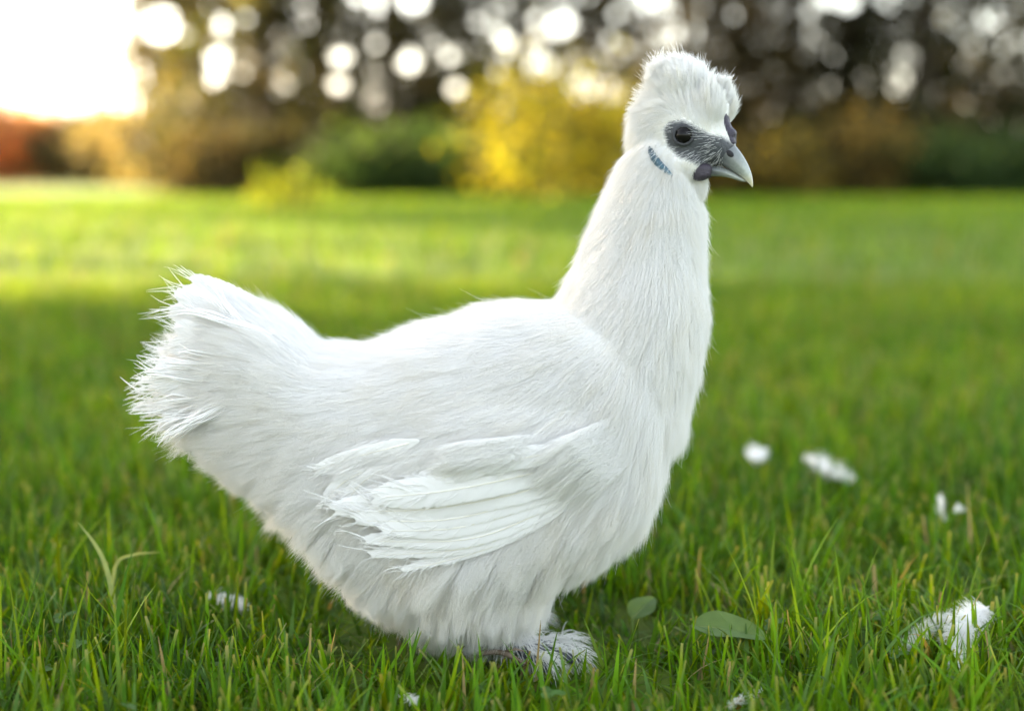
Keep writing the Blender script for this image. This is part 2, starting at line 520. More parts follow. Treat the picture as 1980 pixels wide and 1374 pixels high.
def tree(name, label, cat, x, y, height, r, base, nclump, per, size, cols, wts, trunk_r=0.15, gaps=False, group=None,
         shape='round', spread=None, limbs=7):
    root = empty(name, (x, y, float(ground_z(np.float64(x), np.float64(y)))))
    z0 = root.location.z
    P0 = []
    top = height*0.9
    path = [(rng.normal(0, 0.03)*k, rng.normal(0, 0.03)*k, -0.1+top*k/6) for k in range(7)]
    rad = [trunk_r*(1-0.85*k/6)*(1.35 if k == 0 else 1) for k in range(7)]
    P0.append(tube(path, rad, 9))
    for i in range(limbs):
        th = 2*math.pi*(i*0.618+rng.random()*0.1); z = base+(top-base)*(0.05+0.8*i/max(limbs-1, 1))
        rr = r*(0.75 if shape == 'round' else 0.85*(1-i/limbs)+0.1)
        k = min(5, int(z/top*6)); p = np.array(path[k])*(1-(z/top*6-k))+np.array(path[k+1])*(z/top*6-k)
        d = np.array([math.cos(th), math.sin(th), 0])
        P0.append(tube([p, p+d*rr*0.4+[0, 0, 0.12*rr], p+d*rr*0.75+[0, 0, 0.2*rr], p+d*rr+[0, 0, 0.22*rr]],
                       [trunk_r*0.35, trunk_r*0.22, trunk_r*0.12, trunk_r*0.04], 6))
    t = pieces('trunk', P0, M_BARK, root)
    # crown clumps on the outer part of the crown volume
    u = nrm(rng.normal(0, 1, (nclump, 3))); q = rng.uniform(0.25, 1, (nclump, 1))**(1/2.2)
    u = u*q
    if shape == 'cone':
        h = rng.uniform(0, 1, nclump)**1.25
        a = rng.uniform(0, 2*math.pi, nclump); rr = r*(1-h*0.92)*np.sqrt(rng.uniform(0.1, 1, nclump))
        cl = np.stack([rr*np.cos(a), rr*np.sin(a), base+(height-base)*h], 1)
    else:
        cz = (height+base)/2
        cl = np.stack([u[:, 0]*r, u[:, 1]*r, cz+u[:, 2]*(height-base)/2], 1)
    loc = np.array([x, y, z0])
    V, F, C = leaf_cloud(cl+loc, per, spread or r*0.13, size, cols, wts, gaps)
    crown = new_mesh('crown', V-loc, F, M_LEAF, root, col=C)
    tag(root, label, cat, group)
    return root

DARK = [(0.030, 0.034, 0.012), (0.045, 0.040, 0.015), (0.055, 0.042, 0.020)]
BROWN = [(0.075, 0.058, 0.026), (0.055, 0.048, 0.02), (0.10, 0.065, 0.03)]
GOLD = [(0.30, 0.25, 0.015), (0.17, 0.165, 0.015), (0.07, 0.08, 0.015)]
GREEN = [(0.04, 0.075, 0.02), (0.03, 0.055, 0.02), (0.06, 0.09, 0.02)]
ORANGE = [(0.60, 0.28, 0.12), (0.52, 0.24, 0.10), (0.50, 0.30, 0.14)]
TAN = [(0.36, 0.26, 0.12), (0.28, 0.21, 0.10), (0.20, 0.16, 0.07)]
W3 = [0.4, 0.35, 0.25]

def bx(px, d):            # world x of a pixel column at ground distance d from the camera
    return (px-990)/FPX*d

GRP = 'dark trees at the end of the lawn'
def background():
    # tall dark conifers at the lawn's end
    for lab, px, d, h, r, pal in [
        ('dark spreading conifer beside the open white sky', 520, 20.5, 9.5, 1.6, DARK),
        ('slender dark conifer half hidden by the spreading conifer', 405, 25.0, 9.5, 1.3, BROWN),
        ('dark conifer with a thick trunk between spreading conifer and yellow bush', 760, 22.5, 10.5, 1.7, DARK),
        ('tall dark conifer standing behind the yellow bush', 1010, 22.0, 10.0, 1.9, DARK),
        ('brownish dark conifer right behind the hen head', 1300, 23.0, 9.0, 1.9, BROWN),
        ('olive brown conifer beyond the gold shrub', 1530, 21.5, 10.0, 1.7, BROWN),
        ('darkest conifer with bare black trunk beside the gold shrub', 1770, 20.0, 10.5, 1.5, DARK),
        ('brown conifer past the darkest conifer', 2010, 22.0, 9.5, 1.8, BROWN),
        ('dark conifer at the far end of the conifer row', 2280, 21.0, 9.5, 1.8, DARK)]:
        tree('conifer_tree', lab, 'tree', bx(px, d), d-CAM_D, h, r*1.25, 0.5, 330, 42, 0.10, pal, W3, 0.17, True, GRP, 'cone', 0.20, 14)
    # undergrowth and bushes along the lawn's edge
    G2 = 'shrubs along the lawn edge'
    for lab, px, d, h, r, pal, per, n in [
        ('golden yellow bush glowing in the sun under the dark conifers', 1040, 15.3, 1.24, 0.80, GOLD, 34, 62),
        ('small golden bush touching the larger golden yellow bush', 1180, 15.8, 1.0, 0.55, GOLD, 34, 40),
        ('dark green low shrub at the foot of the thick trunk', 700, 17.0, 0.62, 0.62, GREEN, 40, 80),
        ('dark green low shrub beside the golden yellow bush', 850, 17.0, 0.70, 0.7, GREEN, 40, 80),
        ('dull gold shrub with brown leaves at the lawn edge', 1530, 17.2, 0.62, 0.50, [(0.26, 0.18, 0.03), (0.14, 0.11, 0.03), (0.06, 0.06, 0.025)], 40, 90),
        ('dull gold shrub next to the bare black trunk', 1670, 17.4, 0.80, 0.52, [(0.26, 0.17, 0.04), (0.13, 0.10, 0.03), (0.06, 0.055, 0.025)], 40, 90),
        ('brown gold shrub behind the beak', 1400, 17.6, 0.50, 0.48, [(0.20, 0.13, 0.03), (0.11, 0.09, 0.03), (0.06, 0.055, 0.025)], 40, 90),
        ('dark green shrub right of the bare black trunk', 1860, 17.0, 0.62, 0.7, GREEN, 40, 90),
        ('dark green shrub at the end of the lawn border', 2010, 17.2, 0.7, 0.7, GREEN, 40, 90),
        ('brown bush at the foot of the spreading conifer', 420, 18.0, 0.75, 0.75, BROWN, 40, 90),
        ('dark brown bush left of the low green shrub', 560, 18.2, 0.85, 0.7, DARK, 40, 90)]:
        tree('shrub', lab, 'shrub', bx(px, d), d-CAM_D, h, r, 0.03, n, per, 0.055, pal, W3, 0.03, False, G2, 'round', 0.22 if pal is GOLD else 0.17, 5)
    # deeper undergrowth closing the view under the conifers
    for i, px in enumerate(range(420, 2300, 170)):
        d = 26.5+rng.uniform(-0.8, 0.8); h = 1.35+0.35*math.sin(i*1.9)
        tree('thicket_bush', 'brown woodland bush in the deep shade behind the conifers', 'bush', bx(px, d), d-CAM_D, h, 1.15, 0.03, 140, 36, 0.085,
             BROWN if i % 2 else DARK, W3, 0.04, False, 'bushes deep behind the conifers', 'round', 0.16, 5)
    # far trees under the open sky
    for lab, px, d, h, r, pal in [
        ('far orange autumn tree at the lawn left end', 10, 46.0, 2.5, 2.0, ORANGE),
        ('tan autumn tree next to the far orange tree', 110, 50.0, 2.3, 1.6, [(0.42, 0.22, 0.10), (0.36, 0.24, 0.10), (0.3, 0.18, 0.08)]),
        ('olive brown tree between tan trees', 190, 44.0, 2.1, 1.7, BROWN),
        ('pale tan tree left of the spreading conifer', 270, 42.0, 1.9, 1.6, TAN),
        ('sandy brown tree beside the spreading conifer', 350, 38.0, 1.9, 1.5, TAN),
        ('rusty tree beyond the edge of the lawn', -120, 44.0, 3.0, 2.2, ORANGE),
        ('tan tree past the rusty tree', -330, 42.0, 3.2, 2.4, TAN),
        ('brown tree at the far corner of the meadow', -560, 40.0, 3.4, 2.4, BROWN)]:
        tree('autumn_tree', lab, 'tree', bx(px, d), d-CAM_D, h, r, 0.1, 150, 40, 0.13, pal, W3, 0.09, False, 'far autumn trees under the white sky', 'round', 0.26, 5)
    tree('sunlit_shrub', 'small sunlit yellow green shrub standing on the lawn', 'shrub', bx(560, 11.3), 11.3-CAM_D, 0.24, 0.30, 0.02, 30, 26, 0.028,
         [(0.26, 0.25, 0.02), (0.20, 0.23, 0.02), (0.14, 0.19, 0.02)], W3, 0.012, False, None, 'round', 0.08, 4)
    # unseen trees added beside the lawn; their crowns shade the hen, leaving sunlit patches
    G3 = 'unseen trees added to shade the lawn'
    for lab, s_, q_, h, r, b in [
        ('broad green shade tree added out of view beside the hen lawn', -9.0, -1.15, 7.8, 2.3, 0.15),
        ('broad green shade tree added out of view in front of the lawn', -8.5, -4.2, 7.5, 2.5, 0.15),
        ('high crowned shade tree added out of view next to the broad one', -12.4, 0.8, 11.5, 2.0, 4.15),
        ('high crowned shade tree added out of view with a leaning outline', -11.8, 2.5, 11.0, 2.0, 3.85),
        ('high crowned shade tree added out of view between two others', -13.0, 5.5, 11.5, 2.2, 3.7),
        ('high crowned shade tree added out of view with a clear trunk', -11.5, 3.7, 11.0, 2.4, 3.6),
        ('high crowned shade tree added out of view farther along the lawn', -14.5, 7.0, 11.5, 2.3, 3.0),
        ('high crowned shade tree added out of view at the far corner of the lawn', -17.5, 10.0, 12.0, 2.3, 3.8)]:
        x, y = 0.848*s_+0.53*q_, -0.53*s_+0.848*q_
        tree('added_shade_tree', lab, 'tree', x, y, h, r, b, 480, 46, 0.14, GREEN, W3, 0.2, False, G3, 'round', 0.30, 9)
background()

# ------------------------------------------------------------------ hen
hen = empty('hen', (P(900, 1255)[0], 0.0, 0.0))
tag(hen, 'white silkie hen with fluffy crest and dark face standing in the grass', 'hen')
HL = np.array(hen.location)

def own(o):
    """parent to the hen without moving (geometry is in world coordinates)"""
    o.parent = hen
    o.matrix_parent_inverse = Matrix.Translation(-hen.location)
    return o

# head frame: turned towards the camera
TH = math.radians(24)
HC = P(1310, 262, -0.010)
HU = np.array([math.cos(TH), -math.sin(TH), 0.0])     # forward
HS = np.array([-math.sin(TH), -math.cos(TH), 0.0])    # towards the camera side
HW = np.array([0, 0, 1.0])
def head(u, s, w):
    return HC + (HU*u + HS*s + HW*w)*0.001
def PH(px, py, s=0.0):
    return PP(px, py, HC+HS*s*0.001, HS)

def build_body():
    parts = []
    heads = []
    S = lambda t, b, hw, Y=0.0: (P(*t, Y), P(*b, Y), hw)
    # trunk and tail cushion
    parts.append(loft(boxy=0.72, sections=[
        S((415, 600), (395, 800), 0.012), S((440, 585), (412, 858), 0.030), S((490, 605), (470, 905), 0.046), S((560, 640), (572, 960), 0.062),
        S((640, 690), (650, 1045), 0.074), S((740, 685), (735, 1115), 0.083), S((860, 640), (860, 1150), 0.087), S((970, 605), (975, 1135), 0.087),
        S((1080, 585), (1070, 1085), 0.084), S((1180, 590), (1170, 1025), 0.077), S((1248, 620), (1228, 965), 0.064), S((1292, 680), (1262, 890), 0.042),
        S((1310, 740), (1288, 820), 0.015)]))
    # neck
    parts.append(loft([
        S((1060, 640), (1312, 812), 0.066), S((1100, 570), (1345, 690), 0.062), S((1128, 515), (1358, 590), 0.055), S((1152, 455), (1352, 500), 0.046),
        S((1178, 390), (1350, 430), 0.039, -0.002), S((1203, 330), (1348, 372), 0.031, -0.005), S((1219, 280), (1340, 325), 0.024, -0.008), S((1255, 240), (1320, 270), 0.012, -0.010)]))
    # skull, brow, cheeks, muzzle, crest cushion
    E = lambda c, a, b, d: heads.append(ellipsoid(c, np.array([HU*a, HS*b, HW*d])*0.001))
    E(head(3, 0, 2), 25, 20, 22)
    E(head(2.5, 0, 17), 16.5, 13.5, 15.5)
    E(head(-9, -1, -3), 16.5, 18, 23)
    E(head(5, 0, -23), 11.5, 11, 11)
    E(head(15, 0, -3), 16, 15.5, 15)
    E(head(22, 0, -7), 12, 10, 11)
    E(head(6, 9, -14), 13, 9, 10)
    E(head(6, -9, -14), 13, 9, 10)
    E(head(19, 6, 12), 9, 7, 11)
    E(head(21, -6, 13), 9, 7, 11)
    # wing bows, thighs
    for sgn in (-1, 1):
        c = P(960, 830, 0)
        a = P(1180, 790, 0)-c
        up = np.array([-a[2], 0, a[0]]); up = up/np.linalg.norm(up)
        parts.append(ellipsoid(c+np.array([0, sgn*0.066, 0]), [a*1.02, [0, 0.030, 0], up*0.034]))
        parts.append(ellipsoid(P(905, 1062, 0)+np.array([0, sgn*0.028, 0]), [[0.054, 0, 0.0], [0, 0.046, 0], [0, 0, 0.032]]))
    tr = pieces('trunk_form', parts, None, None, voxel=0.0030, smooth_it=32)
    v, _, t = mesh_arrays(tr.data)
    bpy.data.objects.remove(tr)
    o = pieces('body', [(v, t)]+heads, M_SKIN, None, voxel=0.0016, smooth_it=8)
    return own(o)

body = build_body()
BV, BN, BT = mesh_arrays(body.data)
bvh = BVHTree.FromPolygons([tuple(v) for v in BV], [tuple(int(i) for i in t) for t in BT])

def surf(px, py, off=0.0):
    d = ray(px, py); d = d/np.linalg.norm(d)
    hit = bvh.ray_cast(Vector(CAMV), Vector(d))
    if hit[0] is None:
        return P(px, py, -0.03)
    return np.array(hit[0]) - d*off

# bare grey face, mirrored to the far cheek
FACE = [(1284, 250), (1296, 236), (1322, 234), (1345, 246), (1372, 262), (1396, 266), (1420, 280), (1425, 318), (1395, 326), (1362, 324), (1336, 312), (1312, 302), (1292, 282)]
COMBP = [(1392, 215), (1404, 218), (1420, 262), (1424, 285), (1400, 285), (1396, 258)]
def mirror_head(p):
    s = (p-HC)@HS
    return p - np.outer(2*s, HS)
def face_dist(p):
    s = (p-HC)@HS
    q = np.where((s < 0)[:, None], mirror_head(p), p)
    fd = poly_dist(project(q), FACE)
    onhead = (np.linalg.norm(p-HC, axis=1) < 0.055)
    return np.where(onhead, fd, 999.0)
fd = face_dist(BV)
k = np.clip((fd+2)/9, 0, 1)[:, None]
cheek = np.clip(((BV-HC)@HU)*1000/30, 0, 1)[:, None]
skin_c = np.array([0.050, 0.054, 0.062])*(1-k) + np.array([0.80, 0.79, 0.76])*k
set_col(body.data, skin_c)

# ---- groom field in the side view: px, py, dx, dy(down), length mm, lift
FLOW = np.array([
    # crest
    (1245, 185, -.9, -.4, 16, .55), (1275, 150, -.65, -.75, 17, .75), (1325, 130, -.1, -1, 18, .85), (1365, 132, .2, -1, 17, .85), (1395, 160, .5, -.85, 14, .75),
    (1420, 205, .45, -.9, 10, .5), (1300, 180, -.4, -.9, 16, .5), (1350, 180, .1, -1, 15, .45), (1330, 215, -.1, -1, 11, .25), (1380, 225, .1, -1, 8, .25),
    (1395, 262, 0, -1, 3, .2), (1425, 245, .1, -1, 7, .3), (1360, 245, -.2, -1, 6, .18),
    # head sides, cheek, chin
    (1225, 235, -.7, .6, 11, .3), (1260, 230, -.8, .1, 10, .22), (1240, 270, -.45, .9, 12, .2), (1270, 275, -.5, .75, 9, .3), (1290, 305, -.5, .75, 9, .3), (1315, 318, -.4, .8, 7, .3),
    (1340, 350, 0, 1, 9, .35), (1372, 365, .35, 1, 18, .8), (1362, 345, .1, 1, 7, .3), (1310, 350, -.1, 1, 10, .25),
    # neck
    (1195, 320, -.45, 1, 16, .32), (1170, 400, -.5, 1, 19, .30), (1260, 400, -.08, 1, 19, .14), (1340, 430, .08, 1, 17, .2), (1250, 480, -.2, 1, 22, .12), (1350, 520, .03, 1, 19, .14),
    (1135, 470, -.5, 1, 22, .24), (1100, 540, -.75, .9, 24, .2), (1200, 600, -.5, 1, 25, .1), (1300, 620, -.12, 1, 23, .12), (1360, 620, -.02, 1, 20, .14), (1340, 720, -.25, 1, 22, .14),
    # back
    (1000, 590, -1, .3, 26, .2), (850, 620, -1, .3, 27, .3), (720, 670, -1, .1, 26, .3), (650, 690, -1, -.1, 24, .25),
    # flank
    (1060, 680, -.8, .6, 27, .12), (950, 720, -.92, .45, 28, .14), (830, 760, -.92, .35, 28, .16), (720, 780, -.95, .3, 27, .14), (1150, 760, -.7, .7, 26, .12), (1050, 830, -.92, .4, 24, .15), (900, 860, -.97, .25, 25, .2), (760, 880, -.9, .4, 26, .2),
    (1215, 790, -.55, .85, 25, .16), (1160, 850, -.75, .65, 22, .18),
    # breast
    (1300, 790, -.35, .95, 25, .3), (1270, 880, -.5, .9, 27, .25), (1200, 930, -.6, .85, 27, .25), (1240, 960, -.35, 1, 24, .5), (1150, 1030, -.4, 1, 24, .4), (1110, 990, -.55, .9, 27, .25), (1290, 900, -.1, 1, 20, .4),
    # belly and thighs
    (1000, 1060, -.35, 1, 27, .25), (860, 1090, -.25, 1, 28, .25), (1030, 1150, .05, 1, 25, .35), (900, 1180, -.03, 1, 24, .45), (760, 1160, -.25, 1, 26, .45), (670, 1090, -.5, .95, 24, .35), (600, 1020, -.6, .85, 22, .3), (960, 1180, 0, 1, 23, .45),
    # tail
    (600, 700, -1, -.25, 26, .22), (520, 640, -1, -.42, 26, .22), (440, 590, -1, -.5, 22, .25), (450, 690, -1, -.18, 30, .2), (400, 740, -1, -.02, 30, .25), (420, 810, -1, .15, 30, .25),
    (520, 780, -1, .12, 30, .16), (610, 790, -1, .22, 28, .14), (610, 880, -.85, .6, 28, .18), (440, 860, -.9, .4, 25, .28), (520, 920, -.75, .7, 23, .28), (590, 985, -.6, .85, 22, .25), (690, 960, -.6, .85, 26, .25),
], float)

def side_px(p):
    q = np.array(p, float).copy(); q[:, 1] = 0.0
    return project(q)

def flow_at(p):
    q = side_px(p)
    D2 = ((q[:, None, :]-FLOW[None, :, :2])**2).sum(-1)
    Wt = 1/(D2+300.0)**1.6
    Wt /= Wt.sum(1, keepdims=True)
    v = Wt@FLOW[:, 2:6]
    d = np.stack([v[:, 0], np.zeros(len(v)), -v[:, 1]], 1)
    return nrm(d), v[:, 2]*0.001, v[:, 3]

WINGP = [(640, 985), (700, 955), (900, 900), (1030, 890), (1085, 900), (1085, 950), (1030, 1005), (900, 1060), (780, 1105), (705, 1080), (690, 1030)]

def sample(n, weight):
    """weighted random points on the body surface"""
    a, b, c = BV[BT[:, 0]], BV[BT[:, 1]], BV[BT[:, 2]]
    A = np.linalg.norm(np.cross(b-a, c-a), axis=1)
    w = A*weight((a+b+c)/3); w /= w.sum()
    t = rng.choice(len(BT), n, p=w)
    r1 = np.sqrt(rng.random((n, 1))); r2 = rng.random((n, 1))
    u, v, x = 1-r1, r1*(1-r2), r1*r2
    p = a[t]*u+b[t]*v+c[t]*x
    nn = nrm(BN[BT[t, 0]]*u+BN[BT[t, 1]]*v+BN[BT[t, 2]]*x)
    return p, nn

def strands(p, n, L, lift, d, K=6, noise=0.12, droop=0.0):
    """hair strands rooted at p; d groom direction"""
    tang = d-(d*n).sum(1, keepdims=True)*n
    m = np.linalg.norm(tang, axis=1, keepdims=True)
    tang = np.where(m > 0.15, tang/np.maximum(m, 1e-6), d)
    N = len(p)
    t = np.linspace(0, 1, K)[None, :, None]
    l = lift[:, None, None]
    v0 = nrm(tang+n*lift[:, None]*1.6)[:, None, :]
    v1 = nrm(tang*1.0+d*0.25+n*lift[:, None]*0.55)[:, None, :]
    jit = rng.normal(0, noise, (N, 1, 3))
    path = p[:, None, :] + L[:, None, None]*(v0*(t-0.5*t*t) + v1*(0.5*t*t) + jit*t*t)
    path[..., 2] -= (droop*L[:, None])*np.linspace(0, 1, K)[None, :]**2
    return path

def clump(path, guides, gp, groots, roots, amount):
    """pull each strand's end to its guide; nearest guide by grid search"""
    from mathutils.kdtree import KDTree
    kd = KDTree(len(groots))
    for i, g in enumerate(groots): kd.insert(g, i)
    kd.balance()
    near = np.array([kd.find(r)[1] for r in roots])
    K = path.shape[1]
    t = np.linspace(0, 1, K)[None, :, None]
    am = amount[:, None, None]*t**1.4
    return path*(1-am)+gp[near]*am, near

def density(c):
    f = face_dist(c)
    w = np.where(f < 3, 0.0, 1.0)*np.where(c[:, 1] > 0.035, 0.45, 1.0)
    hd = np.linalg.norm(c-HC, axis=1) < 0.05
    w = w*np.where(hd, 2.6, 1.0)
    s = np.abs((c-HC)@HS); mid = (s < 0.003) & hd & (((c-HC)@HU) > 0.022) & (c[:, 2]-HC[2] > -0.013)
    return w*np.where(mid, 0.0, 1.0)

def plumage():
    # feather-sized tufts
    NG, NH = 18000, 460000
    def gdens(c):
        q = side_px(c)
        return density(c)*np.where((np.linalg.norm(c-HC, axis=1) < 0.06) & (q[:, 1] < 225), 0.7, 1.0)
    gp_, gn_ = sample(NG, gdens)
    d, L, lift = flow_at(gp_)
    L = L*rng.uniform(0.85, 1.25, NG); lift = lift*rng.uniform(0.6, 1.35, NG)
    side = nrm(np.cross(gn_, d)); d = nrm(d+side*rng.normal(0, 0.11, (NG, 1)))
    GPATH = strands(gp_, gn_, L, lift, d, noise=0.05)
    p, n = sample(NH, density)
    d2, L2, lift2 = flow_at(p)
    infeather = (in_poly(project(p), WINGP)) & (p[:, 1] < 0)
    L2 = L2*rng.uniform(0.6, 1.15, NH); L2[infeather] *= 0.6
    lift2 = lift2*rng.uniform(0.5, 1.3, NH)
    fdst = face_dist(p)
    nearf = np.clip((fdst-2)/22, 0.3, 1); L2 *= nearf
    path = strands(p, n, L2, lift2, d2, noise=0.10)
    amt = rng.uniform(0.0, 0.36, NH)*np.where(nearf < 0.95, 0.25, 1.0)*np.where(infeather, 0.2, 1.0)
    crest_k = (np.linalg.norm(p-HC, axis=1) < 0.06) & (side_px(p)[:, 1] < 215)
    amt = np.where(crest_k, rng.uniform(0.5, 0.95, NH), amt)
    path, near = clump(path, None, GPATH, gp_, p, amt)
    # larger feathers: hairs gather into overlapping tufts, with uneven lift
    N2 = 1500
    g2p, g2n = sample(N2, density)
    d3, L3, lift3 = flow_at(g2p)
    sd3 = nrm(np.cross(g2n, d3)); d3 = nrm(d3+sd3*rng.normal(0, 0.18, (N2, 1)))
    G2 = strands(g2p, g2n, L3*rng.uniform(0.9, 1.3, N2), lift3*rng.uniform(0.3, 2.0, N2), d3, noise=0.05)
    sp = side_px(p)
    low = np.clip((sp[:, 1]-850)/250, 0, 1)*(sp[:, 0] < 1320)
    a2 = rng.uniform(0.0, 0.55, NH)*(0.75+0.5*low)*np.where(crest_k | (nearf < 0.95) | infeather, 0.15, 1.0)*np.where(np.linalg.norm(p-HC, axis=1) < 0.06, 0.3, 1.0)
    path, near2 = clump(path, None, G2, g2p, p, a2)
    t2 = rng.random(N2)**2
    K = path.shape[1]
    prof = np.array([1.0, 1.0, 0.9, 0.75, 0.5, 0.16])
    rad = 0.000074*rng.uniform(0.7, 1.3, (NH, 1))*prof[None, :]
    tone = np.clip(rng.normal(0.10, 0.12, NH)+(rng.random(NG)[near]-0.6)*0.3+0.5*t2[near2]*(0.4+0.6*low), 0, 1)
    q = side_px(p)
    # split: crest, neck+body, tail cushion
    cr = (np.linalg.norm(p-HC, axis=1) < 0.062) & (q[:, 1] < 300)
    tl = (q[:, 0] < 625)
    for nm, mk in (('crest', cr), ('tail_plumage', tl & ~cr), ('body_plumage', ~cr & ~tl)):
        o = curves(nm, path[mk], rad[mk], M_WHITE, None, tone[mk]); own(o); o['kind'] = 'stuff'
    # loose wisps that soften the outline
    NW = 5000
    p, n = sample(NW, density)
    d, L, lift = flow_at(p)
    path = strands(p, n, L*rng.uniform(0.7, 1.05, NW), lift*1.2+rng.uniform(0.0, 0.15, NW), d, noise=0.16)
    rad = 0.00007*rng.uniform(0.6, 1.2, (NW, 1))*prof[None, :]
    o = own(curves('loose_wisps', path, rad, M_WHITE, None, np.full(NW, 0.1))); o['kind'] = 'stuff'
    # extra spiky crest wisps
    def crw(c):
        q = side_px(c)
        return density(c)*np.where((np.linalg.norm(c-HC, axis=1) < 0.06) & (q[:, 1] < 205), 1.0, 0.0)
    NC = 2000
    p, n = sample(NC, crw); d, L, lift = flow_at(p)
    path = strands(p, n, L*rng.uniform(0.8, 1.1, NC), lift*rng.uniform(0.8, 1.5, NC), d, noise=0.16)
    rad = 0.00012*rng.uniform(0.7, 1.3, (NC, 1))*prof[None, :]
    o = own(curves('crest_wisps', path, rad, M_WHITE, None, np.full(NC, 0.05))); o['kind'] = 'stuff'
    # fine short barbs over the grey face
    def facew(c):
        f = face_dist(c); s = (c-HC)@HS
        return np.where((f < 4) & (f > -40), 1.0, 0.0)
    NF = 750
    p, n = sample(NF, facew)
    eye = surf(1321, 262)
    k = (np.linalg.norm(p-eye, axis=1) > 0.0068) & (np.linalg.norm(mirror_head(p)-eye, axis=1) > 0.0068)
    muz = ((p-HC)@HU) > 0.0285
    k &= ~muz
    p, n = p[k], n[k]
    away = nrm(p-head(26, 0, -6)) ; d = nrm(away+np.array([0, 0, -0.25]))
    L = rng.uniform(0.0025, 0.0055, len(p))
    path = strands(p, n, L, np.full(len(p), 0.25), d, noise=0.15)
    rad = 0.00006*prof[None, :]*np.ones((len(p), 1))
    o = own(curves('face_barbs', path, rad, M_WHITE, None, np.zeros(len(p)))); o['kind'] = 'stuff'
plumage()

# ---- vaned feathers (mesh): shaft path + vane with frayed end
def bez(pts, n):
    """Catmull-Rom through points"""
    pts = np.asarray(pts, float); q = np.vstack([2*pts[0]-pts[1], pts, 2*pts[-1]-pts[-2]])
    m = len(pts)-1; out = []
    for i in range(n):
        s = m*i/(n-1); k = min(int(s), m-1); t = s-k
        a, b, c, d = q[k], q[k+1], q[k+2], q[k+3]
        out.append(0.5*((2*b)+(c-a)*t+(2*a-5*b+4*c-d)*t*t+(3*b-a-3*c+d)*t**3))
    return np.array(out)

def vane(path, wu, wl, nrm_dir, n=34, strips=1, camber=0.08, fray=0.35, root=0.04, seed=0):
    """feather vane as barb strips on both sides of the shaft; wu/wl = widths (m) of the two sides"""
    r = np.random.default_rng(seed)
    sh = bez(path, n*2)
    tng = nrm(np.gradient(sh, axis=0)); nd = np.asarray(nrm_dir, float)
    side = nrm(np.cross(nd[None, :], tng)); up = nrm(np.cross(tng, side))
    V, F = [], []
    m = len(sh)
    for sgn, w in ((1, wu), (-1, wl)):
        i = 2
        notch = 0.0
        while i < m-1:
            t = i/(m-1)
            width = w*min(1, (t/0.16)**0.7)*(1-max(0, (t-0.72)/0.28)**2.2*0.75)
            blen = width*(1+r.normal(0, 0.03))
            fr = fray if t > 0.6 else fray*0.25
            if r.random() < fr*0.5: notch = r.uniform(0.1, 0.5)
            notch *= 0.6
            # barb: leaves the shaft at an acute angle, curves to the tip
            a = 0.85+0.25*t
            base0, base1 = sh[i-1], sh[min(i+1, m-1)]
            K = 5
            idx0 = len(V); jit = r.normal(0, 0.0002)
            for k in range(K):
                s = k/(K-1)
                along = blen*a*(s+0.25*s*s); out = blen*(s-0.18*s*s)*1.15
                drop = -camber*blen*s*s
                c0 = base0+tng[i]*along+side[i]*sgn*out+up[i]*drop
                c1 = base1+tng[i]*along+side[i]*sgn*out+up[i]*drop
                mid = (c0+c1)/2; taper = 1.0 if s < 0.75 else 1.0-(s-0.75)/0.25*(0.35+notch)
                V.append(mid+(c0-mid)*taper*1.04+up[i]*jit); V.append(mid+(c1-mid)*taper*1.04+up[i]*jit)
            for k in range(K-1):
                F.append((idx0+2*k, idx0+2*k+1, idx0+2*k+3, idx0+2*k+2))
            i += 1
    V = np.array(V); return V, F, sh

def quill(sh, r0, r1, off):
    V, F = tube(sh+off, np.linspace(r0, r1, len(sh)), 6)
    return V, F

